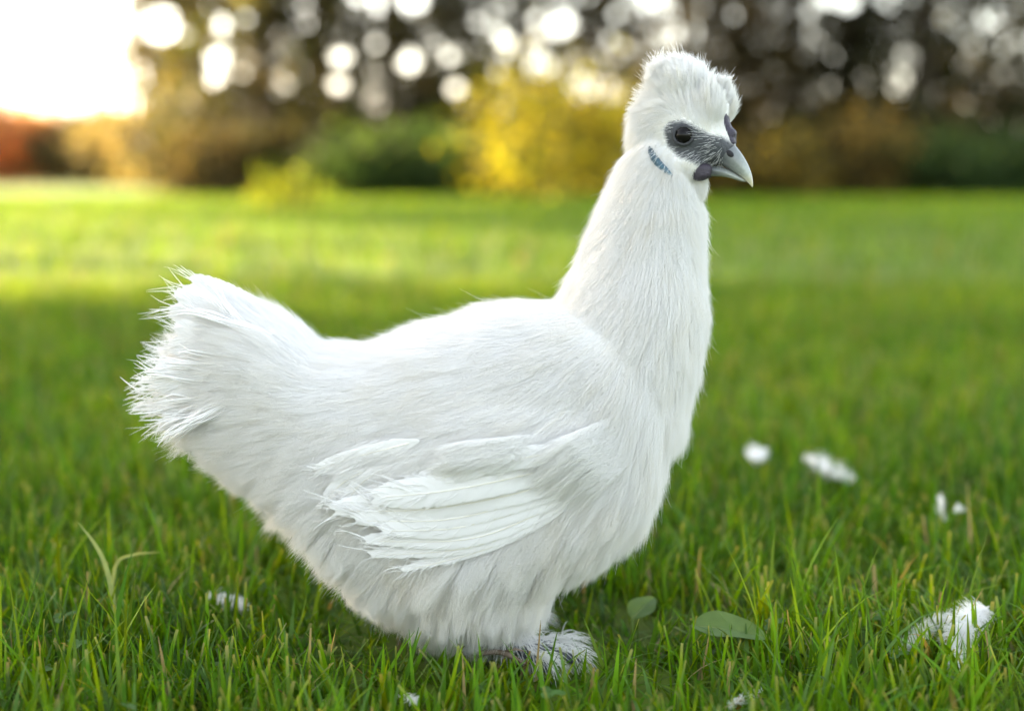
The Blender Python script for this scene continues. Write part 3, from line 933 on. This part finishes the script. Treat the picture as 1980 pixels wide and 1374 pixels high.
def flight_feather(parent, name, pts, wu, wl, off, nd=(0, -1, 0.0), fray=0.4, seed=1, camber=0.08, world=False, qr=0.00055):
    path = [np.array(q) if world else surf(q[0], q[1], off if np.isscalar(off) else off[i]) for i, q in enumerate(pts)]
    if not world:
        # ride clear of the plumage and keep a smooth depth
        ys = np.array([q[1] for q in path]); fit = np.polyval(np.polyfit(np.arange(len(ys)), ys, 1), np.arange(len(ys)))
        path = [P(q[0], q[1], 0.5*fit[i]+0.5*ys[i]) for i, q in enumerate(pts)]
    V, F, sh = vane(path, wu, wl, nd, fray=fray, seed=seed, camber=camber)
    o = new_mesh(name, V, F, M_VANE, None, smooth=True)
    a = o.data.attributes.new('tone', 'FLOAT', 'POINT')
    a.data.foreach_set('value', np.full(len(V), 0.05, dtype=np.float32))
    own(o)
    q = pieces('quill', [quill(sh[8::3], qr, qr*0.2, np.asarray(nd, float)*0.0004)], M_QUILL, None)
    if parent is not None:
        o.parent = parent; o.matrix_parent_inverse = Matrix.Translation(-hen.location) if parent is hen else Matrix.Identity(4)
    q.parent = o
    # loose barbs where the vane comes apart at its end
    r = np.random.default_rng(seed+500)
    m = len(sh); tg = nrm(np.gradient(sh, axis=0)); nd_ = np.asarray(nd, float)
    A = []
    for b in range(34):
        i = int(m*(1-abs(r.normal(0, 0.16)))); i = min(max(i, int(m*0.5)), m-1)
        sgn = r.choice([-1, 1]); w_ = (wu if sgn > 0 else wl)
        sd = nrm(np.cross(nd_, tg[i]))*sgn
        L = r.uniform(0.7, 1.9)*max(w_, 0.004)
        o0 = sh[i]+sd*w_*r.uniform(0, 0.5)
        v1 = nrm(tg[i]*1.0+sd*r.uniform(0.15, 0.7)); v2 = nrm(tg[i]+sd*r.uniform(-0.5, 0.9)+np.array([0, 0, r.normal(-0.1, 0.35)])+nd_*r.uniform(-0.2, 0.35))
        A.append([o0+L*(v1*(t-0.5*t*t)+v2*0.5*t*t)*1.3+nd_*0.0004 for t in np.linspace(0, 1, 6)])
    R = r.uniform(0.00012, 0.00026, (len(A), 1))*np.array([.8, 1, 1, .9, .65, .15])
    fr = curves('loose_barbs', np.array(A), R, M_VANE, None, np.full(len(A), 0.1)); fr.parent = o; fr['kind'] = 'stuff'
    return o

def wing():
    # wing: soft covert sheet over the quill roots, carrying the flight feathers
    sec = [((1175, 850), (1165, 900), 0.003), ((1120, 845), (1120, 925), 0.005), ((1050, 850), (1050, 935), 0.005), ((980, 870), (985, 950), 0.004), ((900, 900), (905, 955), 0.0015)]
    S = []
    for t, b, hw in sec:
        S.append((surf(t[0], t[1], -0.002), surf(b[0], b[1], -0.002), hw))
    V, F = loft(S, n=16)
    w = pieces('wing', [(V, F)], M_VANE, None, subsurf=1)
    own(w)
    fs = [  # shaft px from root to tip, upper/lower vane width, clearance (upper ones overlap lower ones)
        ([(1160, 895), (1112, 958), (1040, 1014), (930, 1064), (782, 1103)], 0.0060, 0.0022, 0.0072),
        ([(1160, 890), (1110, 953), (1038, 1008), (905, 1058), (720, 1074)], 0.0080, 0.0034, 0.0080),
        ([(1160, 888), (1106, 948), (1028, 998), (900, 1042), (709, 1046)], 0.0085, 0.0046, 0.0088),
        ([(1160, 885), (1100, 940), (1015, 984), (880, 1020), (740, 1026)], 0.0090, 0.0052, 0.0096),
        ([(1160, 882), (1094, 932), (1000, 971), (860, 1004), (690, 1006)], 0.0100, 0.0056, 0.0104),
        ([(1160, 880), (1085, 922), (985, 956), (820, 984), (650, 988)], 0.0115, 0.0064, 0.0112),
        ([(1160, 876), (1075, 902), (960, 930), (850, 950), (725, 962)], 0.0095, 0.0080, 0.0118)]
    for i, (pts, wu, wl, off) in enumerate(fs):
        flight_feather(w, 'flight_feather', pts, wl, wu, [-0.006, off*0.45, off, off, off], fray=0.5, seed=20+i)
    # loose scapular and covert feathers lying on the flank
    for i, (pts, wu, wl) in enumerate([
        ([(815, 850), (745, 868), (680, 885), (612, 909)], 0.0050, 0.0045),
        ([(1110, 868), (1010, 885), (900, 905), (800, 935)], 0.0060, 0.0060),
        ([(1000, 880), (920, 905), (850, 925), (775, 948)], 0.0050, 0.0050),
        ([(760, 895), (710, 925), (680, 955), (672, 985)], 0.0040, 0.0040),
        ([(720, 905), (675, 925), (645, 950), (632, 975)], 0.0035, 0.0040),
        ([(800, 925), (760, 940), (715, 950), (655, 955)], 0.0040, 0.0040)]):
        flight_feather(w, 'covert_feather', pts, wu, wl, 0.0085, fray=0.8, seed=50+i, qr=0.0003)
wing()

def coverts():
    # soft small feathers that lie over the quill roots and the upper edge of the wing
    r = np.random.default_rng(31); A = []; R = []
    zones = [([(1095, 840), (1215, 790), (1235, 870), (1190, 930), (1140, 900)], (-.8, .5), 31, 6500, 0.0145),
             ([(900, 850), (1110, 830), (1125, 880), (1000, 885), (900, 895)], (-.95, .28), 22, 5200, 0.0095),
             ([(700, 850), (900, 830), (900, 890), (780, 925), (690, 900)], (-.9, .4), 20, 2600, 0.0075)]
    for poly, dr, L, n, off in zones:
        xs = [q[0] for q in poly]; ys = [q[1] for q in poly]
        pts = np.stack([r.uniform(min(xs), max(xs), n*3), r.uniform(min(ys), max(ys), n*3)], 1)
        pts = pts[in_poly(pts, poly)][:n]
        al = pts@np.array(dr)/np.linalg.norm(dr); al = np.clip((al-al.min())/120.0, 0.02, 1)
        tuft = pts[r.integers(0, len(pts), 150)]
        near = np.argmin(((pts[:, None]-tuft[None])**2).sum(-1), 1)
        tdir = nrm(np.array(dr)[None]+r.normal(0, 0.10, (150, 2)))
        for k, (x, y) in enumerate(pts):
            b = surf(x, y, off*al[k]*r.uniform(0.35, 1.0))
            d2 = nrm(tdir[near[k]]+r.normal(0, 0.06, 2)); l = L*r.uniform(0.5, 1.15)*0.001
            d = np.array([d2[0], 0.03, -d2[1]])
            A.append([b+d*l*t+np.array([0, -0.003*math.sin(math.pi*t)*(l/0.03), -0.10*l*t*t]) for t in (0, .2, .4, .6, .8, 1)])
            R.append(0.0001*r.uniform(0.7, 1.3)*np.array([.8, 1, .95, .8, .55, .15]))
    o = own(curves('covert_plumage', np.array(A), np.array(R), M_WHITE, None, np.full(len(A), 0.1))); o['kind'] = 'stuff'
coverts()

def tail():
    # frayed ends of the tail feathers: stiff barb ribbons fanning out of the cushion
    r = np.random.default_rng(5)
    ends = [(385, 545, -.7, -.75), (350, 570, -.9, -.35), (335, 590, -1, -.1), (330, 620, -1, .2), (322, 650, -.9, .1), (300, 665, -.95, -.3), (268, 668, -1, -.25), (262, 690, -1, -.1), (245, 715, -1, -.1),
            (236, 738, -1, 0), (236, 762, -1, .1), (240, 785, -1, .15), (250, 805, -.95, .3), (272, 832, -.9, .4), (300, 858, -.8, .6), (325, 880, -.75, .7), (350, 888, -.7, .7),
            (300, 700, -1, 0), (290, 740, -1, 0), (290, 780, -1, .15), (310, 815, -.9, .35), (340, 840, -.85, .5), (330, 680, -1, -.1), (345, 720, -1, 0), (340, 770, -1, .1), (385, 890, -.7, .75)]
    A, R = [], []
    for ex, ey, dx, dy in ends:
        Y = r.normal(-0.012, 0.014)
        root = np.array([ex, ey])-np.array([dx, dy])/math.hypot(dx, dy)*r.uniform(130, 190)
        root = root*0.75+np.array([590, 770])*0.25
        nb = r.integers(11, 17)
        for b in range(nb):
            spread = r.normal(0, 13); back = abs(r.normal(0, 26))
            nx, ny = -dy, dx
            e = np.array([ex+nx*spread+dx*(-back), ey+ny*spread+dy*(-back)])+r.normal(0, 3, 2)
            c1 = root*0.55+e*0.45+r.normal(0, 5, 2)
            c2 = root*0.2+e*0.8+np.array([nx, ny])*(-spread*0.55)+r.normal(0, 4, 2)
            e2 = e+np.array([0, r.normal(2, 5)])
            px = bez(np.array([root, c1, c2, e2]), 8)
            ys = Y+np.linspace(-0.01, r.normal(0, 0.008), 8)
            A.append([P(px[i][0], px[i][1], ys[i]) for i in range(8)])
            w = r.uniform(0.00026, 0.00058)
            R.append(w*np.array([0.6, 0.9, 1, 1, 1, .95, .75, .25]))
    o = own(curves('tail_feather_ends', np.array(A), np.array(R), M_VANE, None, np.full(len(A), 0.12))); o['kind'] = 'stuff'
    # broad vaned feathers along the top of the tail
    for i, (pts, wu, wl, Y) in enumerate([
        ([(610, 690), (530, 625), (450, 580), (372, 548)], 0.008, 0.012, -0.010),
        ([(600, 720), (510, 660), (420, 610), (345, 585)], 0.010, 0.012, -0.022),
        ([(600, 750), (500, 700), (410, 665), (345, 650)], 0.010, 0.012, -0.036),
        ([(600, 780), (500, 755), (400, 735), (310, 725)], 0.010, 0.012, -0.040),
        ([(600, 810), (500, 810), (400, 805), (320, 805)], 0.010, 0.011, -0.036)]):
        path = [P(x, y, Y*(0.6+0.4*(1-j/3))) for j, (x, y) in enumerate(pts)]
        flight_feather(hen, 'tail_feather', path, wl, wu, 0, fray=0.6, seed=80+i, world=True, qr=0.0004)
tail()

# ---- head details
def face():
    # beak
    def sec(t, b, hw): return (PH(*t), PH(*b), hw*0.001, HS)
    V, F = loft([sec((1372, 258), (1362, 312), 8.2), sec((1392, 258), (1380, 316), 8.0), sec((1412, 270), (1398, 321), 7.0), sec((1430, 290), (1416, 331), 5.4), sec((1445, 314), (1433, 342), 3.7),
                 sec((1453, 334), (1445, 352), 2.2), sec((1456, 350), (1452, 359), 0.9), sec((1456, 360), (1454.5, 363), 0.2)], n=24)
    bk = pieces('beak', [(V, F)], M_HORN, None, subsurf=2); own(bk)
    v, _, _ = mesh_arrays(bk.data)
    q = project(v); t = np.clip((q[:, 0]+0.35*(q[:, 1]-300)-1398)/58, 0, 1)[:, None]
    c = np.array([0.07, 0.075, 0.085])*(1-t)+np.array([0.27, 0.30, 0.27])*t
    tip = np.clip((q[:, 1]-335)/25, 0, 1)[:, None]
    c = c*(1-tip)+np.array([0.50, 0.46, 0.30])*tip
    set_col(bk.data, c)
    V, F = loft([sec((1362, 318), (1372, 342), 6.5), sec((1390, 319), (1392, 341), 5.6), sec((1412, 328), (1412, 344), 4.3), sec((1430, 340), (1430, 350), 2.6), sec((1442, 348), (1441, 353), 1.0)], n=20)
    lb = pieces('lower_beak', [(V, F)], M_HORN, None, subsurf=2)
    v, _, _ = mesh_arrays(lb.data); q = project(v); t = np.clip((q[:, 0]-1375)/45, 0, 1)[:, None]
    set_col(lb.data, np.array([0.10, 0.11, 0.115])*(1-t)+np.array([0.26, 0.28, 0.25])*t)
    lb.parent = bk
    nb = BVHTree.FromPolygons([tuple(x) for x in mesh_arrays(bk.data)[0]], [tuple(int(i) for i in t_) for t_ in mesh_arrays(bk.data)[2]])
    d = ray(1411, 297); h = nb.ray_cast(Vector(CAMV), Vector(d/np.linalg.norm(d)))
    np_ = np.array(h[0])
    ns = pieces('nostril', [ellipsoid(np_, np.array([HU*0.85-HW*0.55, HS*0.35, HU*0.3+HW*0.55])*0.0026)], flat_mat('nostril_dark', (0.012, 0.012, 0.015), 0.7), None)
    ns.parent = bk
    # comb: knobbly ridge on the brow above the beak
    parts = []
    r = np.random.default_rng(3)
    for i, (px, py, rr) in enumerate([(1398, 222, 2.2), (1401, 232, 2.8), (1404, 243, 3.2), (1408, 254, 3.4), (1411, 264, 3.6), (1412, 274, 3.6), (1404, 250, 3.0), (1415, 258, 2.6)]):
        for s in (-1.4, 1.4):
            c = PH(px, py)+HS*s*0.001
            parts.append(ellipsoid(c, np.array([HU, HS, HW])*rr*0.001*r.uniform(0.8, 1.05), 12, 9))
    cb = pieces('comb', parts, M_COMB, None, voxel=0.0007, smooth_it=3); own(cb)
    set_col(cb.data, np.array([0.040, 0.034, 0.052]))
    # wattles under the gape
    for s in (1, -1):
        c = PH(1352 if s > 0 else 1356, 331, 9.5*s)
        a1 = (HU*0.95+HW*0.12)*0.0078; a2 = HS*s*0.0042; a3 = (HW*0.9+HU*0.1)*0.0048
        wt = pieces('wattle', [ellipsoid(c, [a1, a2, a3]), ellipsoid(c-HW*0.002+HU*0.0015, [a1*0.75, a2, a3*0.8])], M_COMB, None, voxel=0.0007, smooth_it=4); own(wt)
        set_col(wt.data, np.array([0.035, 0.028, 0.040]))
    # blue earlobe below the cheek
    pts = [(1256, 283), (1260, 298), (1270, 313), (1284, 327), (1300, 340)]
    path = [surf(x, y, 0.0013) for x, y in pts]
    V, F = [], []
    pa = bez(path, 12)
    V, F = tube(pa, np.array([0.6, 1.4, 2.0, 2.3, 2.4, 2.4, 2.3, 2.2, 2.1, 1.8, 1.3, 0.5])*0.001, 10)
    lob = pieces('earlobe', [(V, F)], M_COMB, None, subsurf=1); own(lob)
    v, _, _ = mesh_arrays(lob.data); q = project(v)
    t = np.clip((q[:, 1]-285)/55, 0, 1)[:, None]
    set_col(lob.data, np.array([0.03, 0.05, 0.065])*(1-t)+np.array([0.055, 0.13, 0.185])*t)
    # cheek barbs falling across the earlobe
    r = np.random.default_rng(12); A = []
    for b in range(80):
        t = r.random(); i = min(int(t*11), 10); px_, py_ = project(pa[i])
        p0 = surf(px_+r.uniform(2, 16), py_-r.uniform(3, 18), r.uniform(0.002, 0.0045)); l = r.uniform(0.003, 0.0075)
        d2 = nrm(np.array([-.55, .8])+r.normal(0, .22, 2))
        A.append([p0+np.array([d2[0]*l*q, -0.0005*math.sin(3*q), -d2[1]*l*q]) for q in np.linspace(0, 1, 5)])
    cbz = own(curves('cheek_barbs', np.array(A), np.ones((len(A), 1))*np.array([1, 1, .9, .6, .15])*0.00009, M_WHITE, None, np.zeros(len(A)))); cbz['kind'] = 'stuff'
    # eyes, set in a wrinkled lid ring
    for s in (1, -1):
        e = surf(1321, 262, -0.0022)
        if s < 0: e = mirror_head(e[None])[0]
        nd = nrm(HS*s*0.92+HU*0.32+HW*0.02)
        a = nrm(np.cross(HW, nd)); b = np.cross(nd, a)
        ey = pieces('eye', [ellipsoid(e, np.array([a*1.0, b*1.0, nd*0.9])*0.0053, 28, 20)], M_EYE, None); own(ey)
        ring = []
        m, k = 30, 10
        for i in range(m):
            th = 2*math.pi*i/m
            c = e+nd*0.0020+(a*math.cos(th)*1.06+b*math.sin(th)*0.98)*0.0050
            rd = a*math.cos(th)+b*math.sin(th)
            for j in range(k):
                ph = 2*math.pi*j/k
                ring.append(c+(rd*math.cos(ph)*1.3+nd*math.sin(ph))*0.00085*(1+0.15*math.sin(th*9)))
        F = [(i*k+j, i*k+(j+1) % k, ((i+1) % m)*k+(j+1) % k, ((i+1) % m)*k+j) for i in range(m) for j in range(k)]
        lid = pieces('eyelid', [(np.array(ring), F)], M_COMB, None); lid.parent = ey
        set_col(lid.data, np.array([0.030, 0.031, 0.036]))
face()

# ---- legs and feathered feet
def legs():
    r = np.random.default_rng(9)
    for (fx, fy, ang, dark) in ((P(985, 1255, 0)[0], -0.028, -18, 0), (P(905, 1255, 0)[0], 0.030, 5, 1)):
        foot = np.array([fx, fy, 0.006])
        parts = [tube([foot+[-0.008, 0.002, 0.07], foot+[-0.004, 0.001, 0.035], foot+[0, 0, 0.008]], [0.0085, 0.0065, 0.0075], 12)]
        leg = pieces('leg', parts, M_COMB, None, subsurf=1); own(leg); set_col(leg.data, np.array([0.05, 0.055, 0.075]))
        A = []
        for th, ln in ((0, 0.040), (32, 0.034), (-34, 0.034), (165, 0.018), (120, 0.020)):
            a = math.radians(ang+th); d = np.array([math.cos(a), math.sin(a), 0])
            base = foot+d*0.003
            toe = pieces('toe', [tube([base+[0, 0, 0.004], base+d*ln*0.4+[0, 0, 0.005], base+d*ln*0.75+[0, 0, 0.003], base+d*ln+[0, 0, 0.001]], [0.0048, 0.0042, 0.0036, 0.0028], 10)], M_COMB, None, subsurf=1)
            set_col(toe.data, np.array([0.06, 0.065, 0.085])); toe.parent = leg
            claw = pieces('claw', [tube([base+d*(ln-0.001)+[0, 0, 0.002], base+d*(ln+0.005)+[0, 0, 0.002], base+d*(ln+0.009)-[0, 0, 0.002]], [0.0018, 0.0013, 0.0003], 8)], M_HORN, None)
            set_col(claw.data, np.array([0.35, 0.34, 0.32])); claw.parent = leg
            if th in (0, 32, -34):
                for b in range(150):
                    s0 = r.uniform(0.0, 0.95)
                    p0 = base+d*ln*s0+np.array([0, 0, 0.007])+r.normal(0, 0.0018, 3)
                    dd = nrm(d*0.9+np.array([0, 0, -0.15])+r.normal(0, 0.28, 3))
                    A.append([p0+dd*0.016*t+np.array([0, 0, 0.004*t-0.009*t*t]) for t in np.linspace(0, 1, 5)])
        for b in range(500):
            z = r.uniform(0.01, 0.06); th = r.uniform(0, 2*math.pi); o_ = np.array([math.cos(th), math.sin(th), 0])
            p0 = foot+o_*0.007+[0, 0, z]; dd = nrm(o_*0.6+np.array([0.15, 0, -1])+r.normal(0, 0.2, 3))
            A.append([p0+dd*0.022*t for t in np.linspace(0, 1, 5)])
        A = np.array(A)
        R = np.ones((len(A), 1))*np.array([1, 1, .9, .6, .15])*0.00022
        fu = curves('foot_feathering', A, R, M_WHITE, None, np.full(len(A), 0.15)); fu.parent = leg; fu['kind'] = 'stuff'
legs()

# ------------------------------------------------------------------ small things in the grass
def down_feather(label, px_path, zs, barb, n, width=0.00016, seed=0):
    """a shed feather: quill tube and a vane of loose downy barbs, lying in the grass"""
    r = np.random.default_rng(seed)
    pts = [G(x, y, z) for (x, y), z in zip(px_path, zs)]
    o0 = pts[0]*0.5+pts[-1]*0.5
    root = empty('shed_feather', (o0[0], o0[1], 0.0)); base = np.array(root.location)
    sh = bez(pts, 24)-base
    tg = nrm(np.gradient(sh, axis=0))
    q = pieces('quill', [tube(sh[::2], np.linspace(0.0005, 0.00015, len(sh[::2])), 6)], M_QUILL, root)
    A = []
    for b in range(n):
        i = int(r.uniform(1, 23)); sgn = r.choice([-1, 1])
        sd = nrm(np.cross(tg[i], nrm(np.array([0.1, -0.5, 0.8]))))*sgn
        L = barb*r.uniform(0.5, 1.15)*(0.55+0.45*math.sin(math.pi*min(1, 0.15+i/24)))
        i_ = min(i+1, 23); base_ = sh[i]+(sh[i_]-sh[i])*r.random()+r.normal(0, 0.0006, 3)
        v1 = nrm(sd+tg[i]*0.6+r.normal(0, 0.35, 3)); v2 = nrm(sd*0.5+tg[i]*0.9+np.array([0, 0, r.normal(0.1, 0.4)])+r.normal(0, 0.2, 3))
        A.append([base_+L*(v1*(t-0.5*t*t)+v2*0.5*t*t)*1.4 for t in np.linspace(0, 1, 5)])
    R = r.uniform(0.7, 1.2, (n, 1))*np.array([1, 1, .9, .6, .15])*width
    vn = curves('downy_vane', np.array(A), R, M_WHITE, root, np.full(n, 0.05)); vn['kind'] = 'stuff'
    tag(root, label, 'feather', 'white feathers shed on the lawn')

down_feather('large fluffy white shed feather with a curled tip among sharp grass blades', [(1912, 1172), (1885, 1188), (1862, 1212), (1850, 1240), (1846, 1285)], [.030, .030, .028, .022, .016], 0.0105, 1500, width=0.00013, seed=1)
down_feather('white shed feather with a bare quill touching the large fluffy feather', [(1735, 1258), (1775, 1228), (1808, 1206), (1836, 1190)], [.014, .02, .026, .03], 0.0065, 520, width=0.00013, seed=2)
down_feather('long white shed feather lying blurred on the grass beyond the hen breast', [(1562, 878), (1585, 895), (1612, 912), (1640, 926)], [.035, .034, .032, .03], 0.0125, 420, width=0.0003, seed=3)
down_feather('short white tuft of down on the grass nearest the hen breast', [(1452, 888), (1460, 878), (1468, 868)], [.035, .037, .04], 0.011, 200, width=0.0003, seed=4)
down_feather('narrow white shed feather standing upright between blurred blades', [(1822, 1005), (1820, 985), (1818, 962)], [.02, .03, .04], 0.006, 170, width=0.0002, seed=5)
down_feather('tiny white scrap of down beside the upright narrow feather', [(1842, 988), (1850, 984), (1858, 980)], [.026, .028, .028], 0.005, 70, width=0.0002, seed=6)
down_feather('flat white shed feather in the grass beneath the hen tail', [(402, 1146), (425, 1158), (448, 1166), (470, 1172)], [.016, .016, .015, .014], 0.0075, 300, width=0.00024, seed=7)
down_feather('thin curved white shed feather in the grass close to the broad leaf', [(1408, 1374), (1422, 1356), (1444, 1346), (1472, 1336)], [.016, .018, .018, .016], 0.0035, 90, seed=8)
down_feather('tiny white petal of down in the grass before the hen feet', [(780, 1342), (792, 1350), (806, 1356)], [.014, .016, .015], 0.0042, 80, width=0.00022, seed=9)

def leaf_blade(L, W, n=14, m=6, fold=0.25, bend=0.3, wav=0.05, seed=0):
    """broad leaf along +x: midrib groove, wavy margin"""
    r = np.random.default_rng(seed); V, F = [], []
    ph = r.uniform(0, 6)
    for i in range(n+1):
        t = i/n
        w = W*max(0.02, math.sin(math.pi*min(1, t**0.8))**0.75)*(1 if t < 0.98 else 0.3)
        for j in range(-m, m+1):
            s = j/m
            z = abs(s)*w*fold-bend*L*t*t*0.5+wav*W*math.sin(t*11+ph+s*2)*abs(s)-0.02*W*math.cos(s*m*1.2)*(1-abs(s))
            V.append((t*L, s*w, z))
    k = 2*m+1
    for i in range(n):
        for j in range(2*m):
            a = i*k+j; F.append((a, a+1, a+k+1, a+k))
    return np.array(V), F

def broad_leaf(label, px, py, z, L, W, rot, tilt, roll, c, seed):
    p = G(px, py, z)
    root = empty('broad_leaf_weed', (p[0], p[1], 0))
    V, F = leaf_blade(L, W, seed=seed)
    R = np.array(Matrix.Rotation(math.radians(rot), 3, 'Z') @ Matrix.Rotation(math.radians(-tilt), 3, 'Y') @ Matrix.Rotation(math.radians(roll), 3, 'X'))
    V = V@R.T+np.array([0, 0, z])
    lf = new_mesh('leaf', V, F, M_GRASS, root, col=np.array(c)*np.ones((len(V), 1)), smooth=True)
    mid = V.reshape(15, 13, 3)[:, 6]
    rb = pieces('midrib', [tube(mid[:-1]-np.array([0, 0, 0.0004]), np.linspace(0.0009, 0.0003, 14), 6)], M_GRASS, None)
    set_col(rb.data, np.array([0.22, 0.30, 0.10])); rb.parent = lf
    st = pieces('stem', [tube([(0.004, 0.002, -0.004), V[6]*0.5+np.array([0, 0, -0.001]), V[6]], [0.0013, 0.0012, 0.0009], 7)], M_GRASS, None)
    set_col(st.data, np.array([0.14, 0.22, 0.05])); st.parent = root
    tag(root, label, 'weed leaf')
broad_leaf('broad pale green weed leaf lying folded over the grass', 1335, 1208, 0.026, 0.044, 0.0125, -14, 2, 16, (0.15, 0.24, 0.075), 1)
broad_leaf('broad blurred weed leaf half hidden behind blades near the hen foot', 1222, 1196, 0.016, 0.026, 0.008, 50, 25, 15, (0.12, 0.20, 0.06), 2)

def long_blade(label, pts, zs, w, c):
    path = bez([G(x, y, z) if k == 0 else P(x, y, G(pts[0][0], pts[0][1], zs[0])[1]+0.004*k) for k, ((x, y), z) in enumerate(zip(pts, zs))], 16)
    base = np.array([path[0][0], path[0][1], 0]); path = path-base
    tg = nrm(np.gradient(path, axis=0)); V, F = [], []
    for i, p in enumerate(path):
        t = i/15; sd = nrm(np.cross(tg[i], np.array([0.25, -1, 0.2]))); ww = w*(0.55+0.45*min(1, t*4))*(1-t**3*0.95)/2
        fo = nrm(np.cross(sd, tg[i]))*ww*0.4
        V += [p-sd*ww, p-fo, p+sd*ww]
    for i in range(15):
        a = i*3; F += [(a, a+1, a+4, a+3), (a+1, a+2, a+5, a+4)]
    o = new_mesh('long_grass_blade', np.array(V), F, M_GRASS, None, col=np.array(c)*np.ones((len(V), 1)), smooth=True)
    o.location = base
    tag(o, label, 'grass blade')
long_blade('long pale grass blade standing tall in the grass beneath the tail', [(228, 1245), (214, 1130), (190, 1062), (150, 1008)], [.004, 0, 0, 0], 0.0031, (0.21, 0.30, 0.13))
long_blade('shorter pale grass blade arching over beside the tall pale blade', [(214, 1225), (222, 1098), (258, 1072), (311, 1067)], [.004, 0, 0, 0], 0.0022, (0.22, 0.30, 0.13))

def clover(px, py, z, size, seed, label):
    r = np.random.default_rng(seed)
    p = G(px, py, z); root = empty('clover_plant', (p[0], p[1], 0))
    a0 = r.uniform(0, 6.28); tilt = r.uniform(0.1, 0.5); td = r.uniform(0, 6.28)
    for k in range(3):
        a = a0+k*2.094; V, F = [(0, 0, 0)], []
        m = 12
        for i in range(m+1):
            th = -2.5+5.0*i/m
            rr = size*(0.5+0.08*math.cos(th*2))
            V.append((size*0.52+rr*0.95*math.cos(th)-(size*0.10 if abs(th) < 0.25 else 0), rr*math.sin(th)*0.92, 0.25*abs(rr*math.sin(th))+0.1*size*r.normal(0, .3)))
        V = np.array(V); F = [(0, i, i+1) for i in range(1, m+1)]
        R = np.array(Matrix.Rotation(tilt, 3, Vector((math.cos(td), math.sin(td), 0))) @ Matrix.Rotation(a, 3, 'Z'))
        V = V@R.T+np.array([0, 0, z])
        lf = new_mesh('leaflet', V, F, M_GRASS, root, col=np.array([0.085, 0.17, 0.045])*r.uniform(0.85, 1.2)*np.ones((len(V), 1)))
    st = pieces('stem', [tube([(r.normal(0, .004), r.normal(0, .004), -0.003), (0.001, 0, z*0.6), (0, 0, z)], [0.0006, 0.0005, 0.0004], 6)], M_GRASS, None)
    set_col(st.data, np.array([0.14, 0.22, 0.06])); st.parent = root
    tag(root, label, 'clover', 'clover plants in the lawn')
clover(122, 1192, 0.026, 0.0085, 3, 'large clover leaf standing clear beside the tall pale blade')
r_ = np.random.default_rng(77)
for i in range(26):
    px = r_.uniform(10, 1970); py = r_.uniform(1130, 1372)
    if 560 < px < 1120 and py < 1300: continue
    clover(px, py, r_.uniform(0.012, 0.026), r_.uniform(0.005, 0.008), 100+i, 'small three part clover leaf low between the grass blades')

def twig():
    a, b = G(925, 1262, 0.012), G(1015, 1282, 0.012); base = np.array([(a+b)[0]/2, (a+b)[1]/2, 0])
    m = (a+b)/2+np.array([0, 0.004, 0.002])
    o = pieces('twig', [tube(bez([a-base, m-base, b-base], 9), [.0012, .0017, .0014, .0016, .0015, .0018, .0014, .0012, .0008], 7), tube([m-base, m-base+[.008, -.006, .004], m-base+[.014, -.007, .003]], [.001, .0007, .0003], 6)], M_TWIG, None)
    o.location = base
    tag(o, 'short brown forked twig in the grass at the hen foot', 'twig')
twig()
